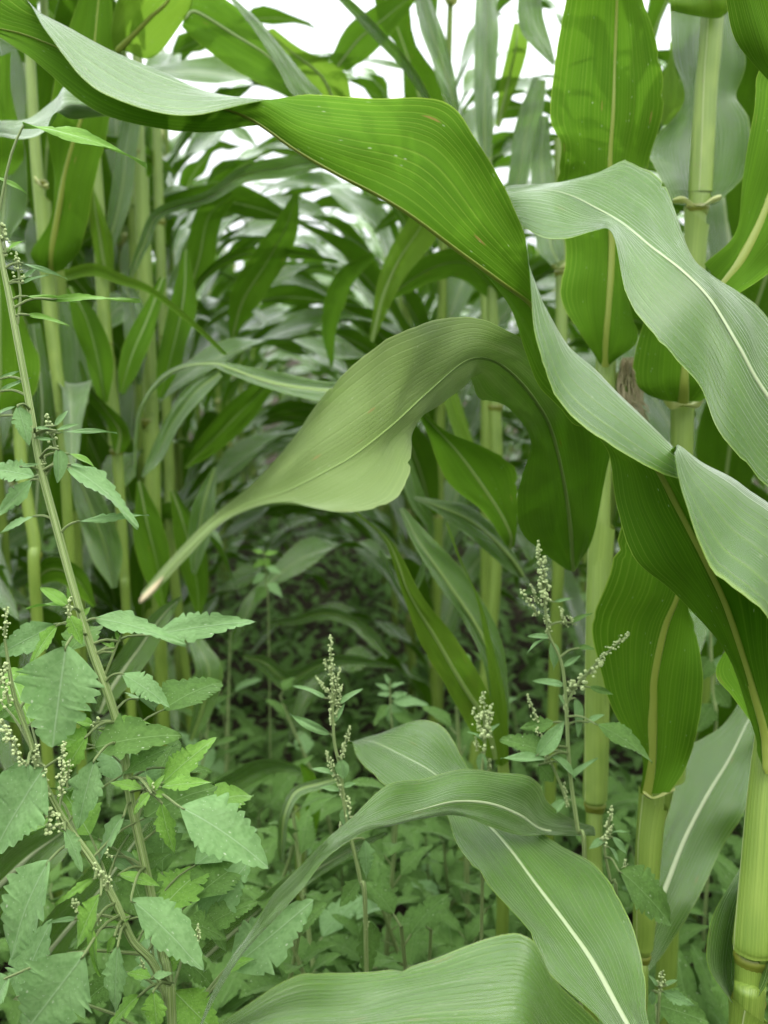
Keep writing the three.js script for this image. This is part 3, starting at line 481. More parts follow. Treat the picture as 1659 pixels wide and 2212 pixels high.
{
  const p = thing('corn_plant', 'corn plant of the left row with a green blade base flaring at mid stalk', CORN, base(280, 1600, 1.4));
  stalk(p, [[205, 300, 20, 1.4], [216, 480, 24, 1.4], [222, 631, 25, 1.4], [231, 746, 26, 1.4], [241, 856, 27, 1.4], [253, 981, 24, 1.4], [268, 1228, 22, 1.4], [273, 1320, 20, 1.4]], [[252, 975, 27, 1.4], [229, 745, 27, 1.4]]);
  sheath(p, [[218, 510, 24, 1.4], [222, 631, 25, 1.4], [228, 735, 25, 1.4]], 1.5); sheath(p, [[232, 765, 25, 1.4], [241, 856, 26, 1.4], [250, 960, 25, 1.4]], 2.2);
  blade(p, M.green, R.dim, [[244, 972, 254, 980, 272, 974, 1.37], [228, 912, 258, 930, 281, 945, 1.36], [192, 860, 225, 880, 262, 902, 1.34], [176, 820, 185, 825, 205, 845, 1.32], [168, 780, 172, 780, 178, 785, 1.3]], { seed: 25 });
  blade(p, M.young, R.dim, [[214, 596, 228, 600, 246, 590, 1.38], [196, 500, 216, 510, 246, 520, 1.36], [192, 440, 206, 450, 236, 490, 1.34], [200, 400, 203, 410, 208, 420, 1.33]], { seed: 26 });
  blade(p, M.young, R.green, [[246, 108, 252, 112, 262, 108, 1.1], [236, 70, 282, 82, 325, 128, 1.08], [246, 20, 322, 40, 392, 55, 1.06], [262, -30, 370, -10, 425, -12, 1.04], [300, -140, 400, -120, 460, -100, 1.02]], { ribW: 0.008, seed: 27, ruffle: 0.01 });
  strap(p, [M.green], R.dim, [[228, 560, 20, 1.45], [262, 420, 46, 1.45], [275, 310, 44, 1.45], [295, 200, 36, 1.45]], { seed: 53 });
}
{
  const p = thing('corn_plant', 'corn plant of the left row behind the weed with a hooked grey strap', CORN, base(345, 1500, 1.5));
  stalk(p, [[296, 100, 22, 1.5], [302, 350, 24, 1.5], [320, 756, 28, 1.5], [327, 881, 30, 1.5], [332, 1131, 30, 1.5], [342, 1300, 28, 1.5]], [[296, 330, 26, 1.5], [322, 910, 30, 1.5]]);
  sheath(p, [[303, 370, 25, 1.5], [312, 560, 27, 1.5], [322, 780, 28, 1.5], [327, 890, 29, 1.5]], 1.4); sheath(p, [[328, 930, 29, 1.5], [332, 1131, 29, 1.5], [340, 1280, 28, 1.5]], 2);
  blade(p, [M.green], R.dim, [[760, 800, 780, 830, 790, 860, 1.0], [725, 824, 728, 845, 690, 866, 1.02], [610, 806, 600, 830, 575, 838, 1.05], [505, 786, 500, 796, 490, 806, 1.08], [465, 779, 460, 786, 455, 792, 1.1], [400, 785, 396, 792, 394, 800, 1.12], [344, 815, 346, 822, 348, 828, 1.14], [304, 872, 308, 874, 312, 876, 1.15], [290, 935, 294, 936, 298, 937, 1.16], [288, 1032, 290, 1032, 293, 1032, 1.17]], { seed: 28 });
  strap(p, M.green, R.dim, [[352, 600, 14, 1.42], [318, 690, 46, 1.4], [284, 770, 52, 1.38], [262, 850, 12, 1.37]], { seed: 73, ruffle: 0.012 });
  strap(p, [M.green], R.dim, [[262, 590, 12, 1.44], [284, 660, 44, 1.43], [296, 750, 44, 1.42], [300, 830, 10, 1.42]], { seed: 74 });
  strap(p, M.green, R.dim, [[402, 540, 14, 1.46], [396, 650, 54, 1.45], [372, 760, 58, 1.44], [346, 860, 12, 1.43]], { seed: 75, ruffle: 0.015 });
  strap(p, M.green, R.dim, [[300, 1040, 14, 1.44], [318, 1130, 60, 1.42], [340, 1220, 66, 1.41], [352, 1310, 14, 1.41]], { seed: 76, ruffle: 0.012 });
  strap(p, [M.green], R.dim, [[464, 1010, 10, 1.36], [440, 1090, 44, 1.36], [428, 1170, 46, 1.37], [420, 1240, 8, 1.38]], { seed: 77 });
  strap(p, M.green, R.dim, [[372, 1060, 12, 1.5], [402, 1150, 60, 1.48], [424, 1250, 56, 1.47], [430, 1330, 10, 1.47]], { seed: 78 });
  strap(p, [M.green], R.dim, [[475, 806, 16, 1.25], [420, 850, 44, 1.27], [375, 910, 36, 1.29], [338, 985, 30, 1.3], [306, 1030, 8, 1.3]], { seed: 29 });
  strap(p, [M.green], R.dim, [[282, 596, 10, 1.3], [312, 525, 26, 1.3], [345, 460, 24, 1.3], [450, 426, 26, 1.3], [520, 380, 36, 1.32], [610, 362, 46, 1.35], [700, 352, 24, 1.4], [760, 372, 8, 1.4]], { seed: 30 });
  blade(p, M.green, R.dim, [[392, 56, 398, 40, 410, 20, 1.1], [440, 102, 425, 26, 430, -20, 1.1], [500, 146, 508, 76, 505, 10, 1.09], [555, 178, 580, 122, 572, 92, 1.08], [612, 205, 625, 180, 612, 160, 1.07], [690, 240, 690, 235, 690, 230, 1.07]], { seed: 31, ribW: 0.005 });
  blade(p, [M.green], null, [[490, -10, 496, -10, 505, -5, 1.06], [530, 40, 545, 40, 558, 42, 1.05], [566, 92, 590, 98, 612, 105, 1.05], [600, 150, 632, 158, 662, 165, 1.05], [632, 205, 665, 205, 698, 205, 1.05], [700, 260, 710, 260, 720, 260, 1.06]], { seed: 32 });
}
{
  const p = thing('corn_plant', 'corn plant of the left row, dark pointed blade rising over the bright far gap', CORN, base(440, 1500, 1.75));
  stalk(p, [[338, 260, 20, 1.75], [345, 500, 22, 1.75], [356, 800, 22, 1.75], [365, 1000, 22, 1.75], [372, 1200, 22, 1.75]], [[345, 480, 24, 1.75], [358, 730, 24, 1.75]]);
  strap(p, M.green, R.dim, [[500, 735, 10, 1.65], [525, 650, 60, 1.62], [580, 560, 72, 1.6], [618, 490, 52, 1.58], [640, 420, 12, 1.56]], { seed: 33 });
  strap(p, M.green, R.dim, [[415, 640, 8, 1.7], [440, 600, 16, 1.68], [490, 560, 24, 1.65], [570, 545, 22, 1.62], [650, 550, 16, 1.6], [730, 566, 8, 1.6]], { seed: 34 });
  strap(p, M.green, R.dim, [[400, 660, 12, 1.7], [430, 560, 62, 1.68], [450, 470, 60, 1.66], [500, 420, 30, 1.64]], { seed: 35 });
  strap(p, [M.green], R.dim, [[412, 1600, 12, 1.45], [438, 1530, 44, 1.45], [452, 1450, 62, 1.45], [430, 1400, 40, 1.46], [400, 1340, 10, 1.5]], { seed: 36 });
  strap(p, M.green, R.dim, [[400, 1010, 8, 1.55], [450, 960, 50, 1.55], [520, 890, 62, 1.55], [590, 820, 30, 1.55]], { seed: 54 });
}
{
  const p = thing('corn_plant', 'corn plant at the left edge with a dark rounded blade behind the weed stem', CORN, base(85, 1500, 1.15));
  stalk(p, [[30, 700, 24, 1.15], [45, 981, 26, 1.15], [62, 1100, 26, 1.15], [75, 1178, 26, 1.15], [77, 1290, 25, 1.15]], [[76, 1200, 27, 1.15]]);
  blade(p, M.green, R.dim, [[-40, 880, -10, 890, 40, 880, 1.13], [-60, 820, 0, 830, 78, 850, 1.12], [-60, 740, 0, 760, 86, 790, 1.11], [-50, 640, 0, 660, 55, 700, 1.1], [-40, 560, -5, 570, 20, 600, 1.1]], { seed: 37, ruffle: 0.015 });
  blade(p, [M.green], R.dim, [[-30, 520, 0, 520, 20, 515, 1.05], [-40, 430, 10, 440, 55, 450, 1.05], [-30, 350, 15, 350, 58, 340, 1.04], [-10, 300, 20, 300, 52, 300, 1.03]], { seed: 38, ruffle: 0.012 });
  blade(p, [M.green], null, [[-60, 290, -50, 275, -40, 262, 0.92], [0, 296, 0, 278, 0, 260, 0.9], [55, 301, 60, 280, 66, 256, 0.89, -0.02, 0.02], [104, 288, 112, 255, 118, 215, 0.88, -0.02, 0.02], [124, 252, 132, 225, 146, 185, 0.87, -0.01, 0.02], [150, 258, 175, 225, 205, 212, 0.88, 0.01, 0.03], [240, 250, 245, 240, 250, 232, 0.92]], { seed: 39 });
  blade(p, M.green, null, [[-40, 388, 0, 385, 30, 378, 0.98], [-40, 350, 10, 350, 52, 345, 0.98], [-40, 300, 10, 300, 50, 300, 0.97], [-40, 240, 0, 240, 26, 200, 0.96], [-40, 100, 0, 120, 22, 110, 0.95]], { seed: 40 });
  strap(p, [M.green], R.white, [[74, 1200, 30, 1.3], [82, 1030, 50, 1.28], [92, 880, 52, 1.26], [72, 700, 30, 1.25]], { seed: 41 });
}
{ // middle distance, right of the gap
  const p = thing('corn_plant', 'corn plant behind the arched pale blade with a bright backlit blade pointing down', CORN, base(960, 1600, 1.4));
  stalk(p, [[1060, 500, 22, 1.5], [1066, 800, 26, 1.5], [1072, 1000, 28, 1.5], [1066, 1300, 28, 1.5]], [[1070, 880, 29, 1.5]]);
  blade(p, M.young, R.dim, [[798, 735, 804, 738, 810, 735, 1.38], [815, 610, 828, 640, 842, 660, 1.36], [838, 545, 862, 560, 880, 592, 1.34], [872, 490, 905, 495, 940, 520, 1.32], [900, 440, 930, 440, 960, 450, 1.3]], { seed: 42 });
  strap(p, M.green, null, [[716, 792, 6, 1.5], [712, 720, 30, 1.5], [722, 650, 44, 1.5], [752, 590, 42, 1.5], [808, 550, 14, 1.5]], { seed: 43 });
  strap(p, M.green, R.dim, [[840, 640, 20, 1.45], [930, 580, 60, 1.45], [1010, 570, 70, 1.47], [1080, 640, 40, 1.5]], { seed: 44 });
  strap(p, M.young, null, [[1040, 1030, 14, 1.3], [1000, 940, 36, 1.3], [970, 850, 34, 1.3], [940, 780, 8, 1.3]], { seed: 55 });
  strap(p, [M.green], null, [[820, 1190, 10, 1.25], [880, 1290, 20, 1.25], [930, 1160, 14, 1.25], [900, 1080, 36, 1.22], [860, 960, 34, 1.2], [845, 880, 8, 1.2]], { seed: 56 });
}
{
  const p = thing('corn_plant', 'corn plant with grey upright blades against the white sky near the top', CORN, base(1060, 1500, 1.7));
  stalk(p, [[1054, -100, 20, 1.7], [1052, 200, 22, 1.7], [1050, 600, 24, 1.7], [1050, 900, 24, 1.7]], [[1052, 250, 24, 1.7]]);
  strap(p, [M.green], R.dim, [[1048, 340, 26, 1.6], [1046, 200, 46, 1.6], [1050, 60, 52, 1.6], [1052, -80, 46, 1.6]], { seed: 45 });
  blade(p, [M.green], null, [[1117, -20, 1140, -20, 1168, -20, 1.3], [1120, 50, 1148, 45, 1176, 40, 1.3], [1140, 90, 1168, 92, 1190, 92, 1.3], [1194, 142, 1197, 140, 1200, 134, 1.3]], { seed: 46 });
  blade(p, M.young, R.dim, [[1070, 270, 1076, 275, 1082, 270, 1.55], [1078, 190, 1095, 190, 1118, 180, 1.53], [1098, 100, 1115, 100, 1140, 100, 1.5], [1110, 50, 1118, 50, 1130, 48, 1.5]], { seed: 47 });
  strap(p, [M.green], R.dim, [[985, 240, 18, 1.6], [960, 150, 44, 1.58], [930, 60, 46, 1.56], [905, -40, 24, 1.55]], { seed: 48 });
  strap(p, [M.green], null, [[722, -20, 14, 1.3], [765, 20, 22, 1.3], [820, 78, 26, 1.3], [880, 145, 24, 1.31], [925, 215, 14, 1.32]], { seed: 49 });
  blade(p, M.green, R.dim, [[712, 130, 728, 145, 750, 155, 1.6], [746, 62, 775, 85, 795, 125, 1.58], [800, 20, 830, 40, 845, 75, 1.56], [880, -20, 890, -10, 900, 0, 1.55]], { seed: 50 });
  blade(p, M.young, R.dim, [[690, 208, 720, 215, 760, 212, 1.5], [640, 175, 690, 160, 740, 150, 1.48], [590, 100, 620, 105, 650, 104, 1.46], [560, 60, 575, 65, 590, 60, 1.45]], { seed: 51 });
  strap(p, [M.green], R.dim, [[1100, 480, 16, 1.6], [1120, 380, 46, 1.6], [1140, 270, 56, 1.6], [1165, 170, 30, 1.6]], { seed: 57 });
}
{
  const p = thing('corn_plant', 'corn plant behind the upper right stalks with a yellow collar and grey blade', CORN, base(1200, 1500, 1.3));
  stalk(p, [[1208, 300, 22, 1.35], [1213, 580, 26, 1.35], [1212, 800, 26, 1.34], [1210, 1100, 26, 1.33]], [[1213, 590, 28, 1.35]]);
  strap(p, [M.green], R.dim, [[1205, 566, 30, 1.3], [1190, 530, 56, 1.3], [1185, 470, 60, 1.32], [1170, 360, 44, 1.35], [1175, 250, 20, 1.35]], { seed: 52 });
  blade(p, M.young, null, [[1428, 268, 1436, 270, 1450, 262, 1.25], [1431, 180, 1455, 200, 1482, 218, 1.24], [1445, 130, 1452, 130, 1462, 160, 1.24], [1446, 90, 1448, 90, 1450, 90, 1.24]], { seed: 58 });
  collar(p, [[1188, 560], [1205, 580], [1235, 566]], 1.31, 16);
}
{ // low left: pale blades among the weed
  const p = thing('corn_plant', 'low corn plant at the left with pale blades and white midribs among the weed leaves', CORN, base(60, 2200, 0.95));
  stalk(p, [[40, 1850, 14, 0.95], [50, 1990, 26, 0.95], [56, 2120, 30, 0.95]]);
  strap(p, [M.green], R.white, [[-60, 1970, 90, 0.85], [0, 1912, 112, 0.85], [70, 1845, 104, 0.86], [130, 1800, 70, 0.88], [190, 1750, 20, 0.9]], { seed: 60, ribW: 0.007 });
  strap(p, [M.green], R.white, [[60, 2120, 40, 0.92], [105, 2058, 90, 0.92], [165, 1985, 100, 0.92], [240, 1890, 90, 0.94], [310, 1790, 60, 0.96], [370, 1700, 10, 0.98]], { seed: 61, ribW: 0.007 });
  strap(p, [M.green], R.white, [[215, 1540, 20, 1.05], [240, 1490, 44, 1.05], [300, 1400, 62, 1.06], [350, 1330, 40, 1.07], [390, 1290, 6, 1.08]], { seed: 62, ribW: 0.007 });
}
{
  const p = thing('corn_plant', 'low corn plant deep in the gap with narrow grey blades over the weeds', CORN, base(640, 1900, 1.25));
  stalk(p, [[640, 1740, 8, 1.25], [645, 1800, 18, 1.25], [648, 1860, 20, 1.25]]);
  strap(p, [M.green], R.dim, [[740, 1680, 12, 0.98], [690, 1694, 26, 0.98], [640, 1712, 28, 0.97], [616, 1760, 24, 0.96], [610, 1810, 22, 0.96], [608, 1860, 10, 0.96]], { seed: 63 });
  strap(p, [M.green], null, [[420, 1712, 10, 1.3], [490, 1695, 40, 1.28], [555, 1662, 46, 1.27], [610, 1655, 30, 1.26], [665, 1675, 14, 1.25]], { seed: 64 });
  strap(p, [M.green], R.white, [[445, 2066, 44, 0.86], [520, 2000, 50, 0.86], [590, 1940, 46, 0.87], [680, 1880, 40, 0.9], [760, 1835, 24, 0.95], [830, 1800, 8, 1.0]], { seed: 65 });
  strap(p, [M.green], R.dim, [[580, 1346, 8, 1.7], [640, 1340, 20, 1.68], [700, 1325, 26, 1.66], [760, 1342, 24, 1.65], [800, 1375, 26, 1.64], [840, 1420, 10, 1.63]], { seed: 66 });
  strap(p, [M.green], R.dim, [[525, 1418, 10, 1.6], [570, 1432, 34, 1.6], [620, 1470, 46, 1.6], [680, 1442, 30, 1.6], [750, 1425, 24, 1.6], [850, 1440, 8, 1.6]], { seed: 67 });
  strap(p, M.green, null, [[668, 1810, 26, 1.1], [676, 1740, 30, 1.1], [668, 1680, 28, 1.1], [650, 1650, 8, 1.1]], { seed: 68 });
}

// the near plants' tops meet over the gap between the rows, above the view
for (const [px, py, d, seed] of [[150, 1500, 1.25, 1.5], [280, 1600, 1.4, 1.7], [345, 1500, 1.5, 1.4], [440, 1500, 1.75, 1.6], [85, 1500, 1.15, 1.3], [960, 1600, 1.4, 1.8], [1090, 1900, 1.0, 1.2], [1370, 2500, 0.82, 1.5]]) {
  const b = base(px, py, d), p = scene.children.find((o) => o.name.startsWith('corn_plant') && o.position.distanceTo(b) < 1e-6), rise = at(px, -60, d + 0.05).y;
  crown(p, seed, [rise + 0.12, rise + 0.2, rise + 0.3, rise + 0.4, rise + 0.5], [0, at(px, 0, d).z - b.z]);
}

// ---------------------------------------------------------------- the rows behind: corn plants built once per kind, then cloned
const rowLabel = 'distant corn plant standing against the white sky at the far end of the rows';
const kinds = [];
for (let k = 0; k < 6; k++) {
  const rng = rngOf(100 + k * 17), o = new THREE.Group(); o.name = 'corn_plant'; o.userData = { label: rowLabel, category: CORN, group: 'corn plants in the rows behind' };
  const top = 1.75 + rng() * 0.2, lean = (rng() - 0.5) * 0.08;
  part(o, 'stalk', tube([V(0, -0.03, 0), V(lean * 0.3, 0.7, 0), V(lean * 0.7, 1.4, 0.01), V(lean, top, 0)], [0.013, 0.012, 0.009, 0.004], 10, 18, 1, null, 3), stalkMat);
  const a0 = Math.PI / 2 + (rng() - 0.5) * 0.6; // blades stand out to both sides of the row
  for (let i = 0; i < 14; i++) {
    const h = 0.2 + i * (top - 0.28) / 14, t = i / 13;
    freeBlade(o, rng, h, a0 + (i % 2) * Math.PI + (rng() - 0.5) * 0.9, lerp(0.4, 0.82, Math.sin(Math.PI * clamp(t * 0.88 + 0.12))) * (0.95 + 0.3 * rng()), 0.068 + 0.036 * Math.sin(Math.PI * t), 1.15 + 0.22 * t + (rng() - 0.5) * 0.2, 1.5 + (1 - t) * 0.7 + (rng() - 0.5) * 0.7, M.field);
    if (i % 3 === 1) { const g = new THREE.LatheGeometry([[0.01, -0.012], [0.0135, -0.006], [0.0145, 0.002], [0.013, 0.01], [0.01, 0.014]].map(([a, b]) => new THREE.Vector2(a, b)), 10); g.translate(lean * 0.5 * h, h, 0); part(o, 'joint', g, collarMat); }
  }
  kinds.push(o);
}
{
  const rng = rngOf(5), rows = [[-0.44, 2.0, 6.5, 0.25], [0.27, 2.1, 6.5, 0.25], [-1.16, 2.4, 6.5, 0.3], [0.99, 2.0, 6.5, 0.3], [-1.88, 3.9, 8, 0.42], [1.71, 3.8, 8, 0.42], [-2.6, 5.5, 8.5, 0.5], [2.43, 5.6, 8.5, 0.5]];
  let i = 0;
  for (const [x0, d0, d1, step] of rows) for (let d = d0; d < d1; d += step * (0.85 + 0.3 * rng())) {
    const o = i < kinds.length ? kinds[i] : kinds[Math.floor(rng() * kinds.length)].clone(); i++;
    o.userData.label = d < 4 ? (x0 < 0 ? 'tall corn plant in the left-hand rows behind the bare stalks' : 'tall corn plant in the right-hand rows behind the blue-grey blade') : rowLabel;
    o.userData.group = d < 4 ? (x0 < 0 ? 'corn plants in the left rows' : 'corn plants in the right rows') : 'corn plants in the rows far behind';
    o.name = numbered('corn_plant'); o.position.set(x0 - 0.065 * d + (rng() - 0.5) * 0.08, 0, -d); o.rotation.y = Math.abs(x0) < 0.5 ? (rng() - 0.5) * 1.5 + (rng() < 0.5 ? Math.PI : 0) : rng() * 6.28; o.scale.setScalar((0.92 + rng() * 0.16) * lerp(1, 0.78, smooth(2.2, 4.5, d))); scene.add(o);
  }
  // leafy neighbours along the left row, their blades lying in the row
  for (let k = 0; k < 9; k++) {
    if (k === 1) continue; // its place is taken by the hooked strap's plant
    const r2 = rngOf(900 + k), o = new THREE.Group(); o.name = numbered('corn_plant'); o.userData = { label: ['leafy corn plant of the left row between the nearest bare stalks', 'leafy corn plant of the left row behind the hooked grey strap', 'corn plant of the left row under the big arching blade', 'far leafy corn plant of the left row beside the dark gap', 'outer leafy corn plant behind the left-hand weed', 'leafy corn plant just left of the drooping pale blade', 'leafy corn plant low behind the tall weed', 'outer corn plant at the far left behind the bare stalks', 'leafy corn plant where the left row meets the bright gap'][k], category: CORN };
    part(o, 'stalk', tube([V(0, -0.03, 0), V(0.02, 0.8, 0), V(0.03, 1.8, 0)], [0.011, 0.011, 0.006], 10, 14, 1, null, 3), stalkMat);
    for (let j = 0; j < 11; j++) freeBlade(o, r2, 0.25 + j * 0.13, (j % 2) * Math.PI + (r2() - 0.5) * 1.3, 0.5 + 0.25 * r2(), 0.075 + 0.02 * r2(), 1.25 + 0.15 * r2(), 1.7 + r2() * 0.9, M.field);
    const d = [1.62, 1.8, 2.0, 2.2, 1.75, 1.9, 1.5, 2.1, 2.5][k]; o.position.set([-0.47, -0.47, -0.47, -0.47, -0.72, -0.4, -0.56, -0.8, -0.42][k] - 0.065 * d, 0, -d); scene.add(o);
  }
  for (const k of [0, 2, 3]) {
    const o = kinds[(k * 2 + 1) % 6].clone(); o.name = numbered('corn_plant'); o.userData.label = ['leafy corn plant close behind the stalk with the wing-shaped blade', 'leafy corn plant behind the broad dark hanging blade', 'leafy corn plant at the right edge behind the blue-grey blade', 'corn plant behind the broad upright blade at lower right'][k]; delete o.userData.group;
    o.position.set([0.56, 0, 0.8, 0.5][k], 0, [-1.5, 0, -1.6, -2.0][k]); o.rotation.y = [1.9, 0, 3.0, 4.3][k]; scene.add(o);
  }
  // the rows go on behind the photographer and keep low light off the scene
  for (const [x0, z0, z1, st] of [[-0.5, 0.55, 3.0, 0.36], [0.34, 0.55, 3.0, 0.36], [-1.2, -1.25, 3.0, 0.45], [1.12, -1.2, 3.0, 0.45], [-1.9, -2.0, 2.4, 0.6], [1.85, -2.0, 2.4, 0.6]]) for (let z = z0; z < z1; z += st) {
    const o = kinds[Math.floor(rng() * 6)].clone(); o.name = numbered('corn_plant'); o.userData.label = 'corn plant in the rows beside and behind the viewpoint'; o.userData.group = 'corn plants around the viewpoint';
    o.position.set(x0 + 0.065 * z + (rng() - 0.5) * 0.08, 0, z); o.rotation.y = (rng() - 0.5) * 0.5 + (rng() < 0.5 ? Math.PI : 0); scene.add(o);
  }
  for (let x = -1.5; x < 1.3; x += 0.27) { const o = kinds[Math.floor(rng() * 6)].clone(); o.name = numbered('corn_plant'); o.position.set(x - 0.55, 0, -8.6 - rng() * 0.8); o.rotation.y = rng() * 6.28; o.scale.setScalar(0.72); scene.add(o); }
}

// ---------------------------------------------------------------- weeds
const WEED = 'weed';
{ // tall weed on the left
  const p = thing('goosefoot_weed', 'tall toothed-leaved weed with ribbed stem rising along the left edge', WEED, base(400, 2700, 0.62)), D = 0.6, rng = rngOf(21);
  const st = weedStem(p, [[-4, 470, 8, D], [4, 560, 12, D], [20, 640, 15, D], [37, 731, 16, D], [65, 881, 16, D], [87, 1006, 17, D], [120, 1131, 18, D], [165, 1293, 18, D], [200, 1408, 19, D], [235, 1503, 19, D], [265, 1608, 19, D], [282, 1728, 20, D], [300, 1810, 20, D], [327, 1935, 20, D], [350, 2060, 20, D], [372, 2220, 20, D]]);
  const L = (kind, mat, a, o = {}) => weedLeaf(p, kind, mat, a, D + (o.z ?? 0), { stem: st, ...o });
  L('lance', G.fresh, [50, 272, 312, 301, 50], { face: 0.8, roll: 0.3 }); L('narrow', G.fresh, [-20, 380, 57, 404, 14]);
  L('narrow', G.mealy, [45, 568, 134, 590, 9], { dt: -0.02 }); L('narrow', G.mealy, [47, 603, 82, 574, 9]); L('narrow', G.mealy, [48, 612, 100, 588, 9]); L('narrow', G.fresh, [14, 545, 46, 512, 14]);
  L('narrow', G.fresh, [55, 640, 168, 646, 13]); L('lance', G.fresh, [112, 646, 297, 634, 24], { face: 0.7 }); L('narrow', G.fresh, [60, 680, 148, 694, 14]);
  L('narrow', G.mealy, [-5, 820, 42, 800, 9]); L('narrow', G.mealy, [0, 845, 60, 812, 10]); L('narrow', G.mealy, [-10, 900, 25, 872, 12]);
  L('lance', G.mealy, [38, 876, 64, 960, 50], { z: -0.02 }); L('narrow', G.mealy, [125, 970, 131, 1042, 36], { z: -0.02 }); L('broad', G.mealy, [146, 1008, 316, 1098, 92], { z: -0.01, roll: -0.2 });
  L('lance', G.mealy, [165, 1127, 317, 1105, 24], { face: 0.6 }); L('lance', G.mealy, [70, 1036, -14, 1120, 46]); L('broad', G.mealy, [75, 1030, -40, 1000, 66], { z: 0.02 }); L('lance', G.mealy, [75, 1115, -8, 1145, 26]); L('narrow', G.fresh, [146, 980, 212, 1001, 20]);
  for (const a of [[125, 935, 247, 922, 10], [120, 930, 172, 912, 9], [118, 920, 145, 885, 12], [75, 925, 112, 922, 8], [75, 945, 118, 950, 8], [45, 1008, 84, 1000, 8], [150, 1003, 190, 1008, 8]]) L('narrow', G.mealy, a, { z: -0.01 });
  L('lance', G.fresh, [147, 1326, 181, 1392, 42], { z: -0.03 }); L('narrow', G.fresh, [145, 1308, 87, 1264, 30]); L('narrow', G.fresh, [140, 1312, 60, 1294, 24]); L('narrow', G.fresh, [150, 1300, 148, 1270, 12]); L('narrow', G.fresh, [178, 1330, 194, 1312, 12]);
  L('broad', G.mealy, [330, 1372, 541, 1324, 76], { z: 0.03, face: 0.6 }); L('broad', G.mealy, [205, 1336, 402, 1366, 70], { z: 0, face: 0.6 });
  L('broad', G.mealy, [120, 1348, -20, 1422, 74], { z: 0.01 }); L('lance', G.fresh, [125, 1350, 44, 1440, 52]); L('broad', G.mealy, [143, 1394, 108, 1620, 205], { z: -0.04, droop: 0.1, roll: 0.1 });
  L('broad', G.mealy, [262, 1455, 372, 1513, 70], { z: -0.01 }); L('narrow', G.fresh, [200, 1566, 157, 1550, 22]); L('lance', G.fresh, [225, 1562, 326, 1548, 36]); L('narrow', G.fresh, [212, 1575, 262, 1594, 22]); L('lance', G.fresh, [187, 1590, 125, 1687, 50], { z: -0.03 });
  L('lance', G.mealy, [205, 1640, 158, 1800, 88], { z: -0.04 }); L('broad', G.fresh, [350, 1692, 454, 1590, 72]); L('lance', G.fresh, [345, 1700, 458, 1680, 44], { z: -0.02 }); L('lance', G.fresh, [310, 1705, 234, 1684, 34], { z: -0.02 });
  L('broad', G.mealy, [330, 1702, 298, 1640, 72], { z: 0.03 }); L('lance', G.fresh, [326, 1712, 279, 1757, 34], { z: -0.04 }); L('lance', G.fresh, [348, 1732, 370, 1852, 56], { z: -0.03 }); L('broad', G.mealy, [387, 1742, 598, 1846, 165], { z: -0.04, roll: 0.05 });
  for (const a of [[330, 1708, 352, 1674, 14], [332, 1710, 318, 1672, 12], [334, 1712, 360, 1720, 16]]) L('narrow', G.fresh, a, { z: -0.03 });
  L('lance', G.mealy, [268, 1760, 173, 1886, 80], { z: -0.02 }); L('narrow', G.mealy, [240, 1850, 313, 1892, 46], { z: 0.01 }); L('narrow', G.darkAndShaded, [300, 1882, 362, 1840, 36], { z: 0.02 }); L('narrow', G.fresh, [255, 1890, 349, 1906, 28], { z: -0.02 });
  L('broad', G.mealy, [283, 1942, 452, 2088, 150], { z: -0.05, droop: 0.08 }); L('broad', G.mealy, [435, 1999, 526, 1858, 110], { z: 0.03 }); L('broad', G.mealy, [500, 2092, 670, 1953, 135], { z: 0.05, face: 0.5 });
  L('broad', G.darkAndShaded, [360, 2040, 470, 2120, 90], { z: 0.05 }); L('broad', G.fresh, [375, 2140, 472, 2240, 110], { z: -0.02 }); L('lance', G.fresh, [350, 2110, 395, 2050, 40]); L('lance', G.fresh, [480, 2100, 545, 2060, 46], { z: 0.04 });
  L('lance', G.darkAndShaded, [440, 1990, 500, 2050, 60], { z: 0.08 });
  bush(p, st, D, 16, 0.55, 0.98, 77, [G.mealy, G.darkAndShaded, G.fresh, G.darkAndShaded]);
  spike(p, [12, 545, 4, 478, 26], D, rng); spike(p, [42, 604, 36, 546, 20], D, rng); spike(p, [118, 965, 100, 895, 22], D, rng); spike(p, [148, 1330, 153, 1290, 16], D - 0.04, rng); spike(p, [95, 1005, 96, 985, 14], D, rng); spike(p, [200, 1575, 214, 1550, 18], D, rng); spike(p, [330, 1705, 330, 1690, 14], D - 0.03, rng);
  weedStem(p, [[40, 600, 5, D], [44, 640, 6, D], [38, 700, 6, D]], false); weedStem(p, [[118, 950, 5, D], [120, 990, 6, D], [95, 1030, 7, D]], false); weedStem(p, [[262, 1370, 4, D], [246, 1410, 6, D], [222, 1470, 6, D]], false);
  for (const a of [[258, 1385, 248, 1360, 10], [250, 1400, 215, 1385, 8], [246, 1410, 240, 1375, 10]]) L('narrow', G.fresh, a);
}
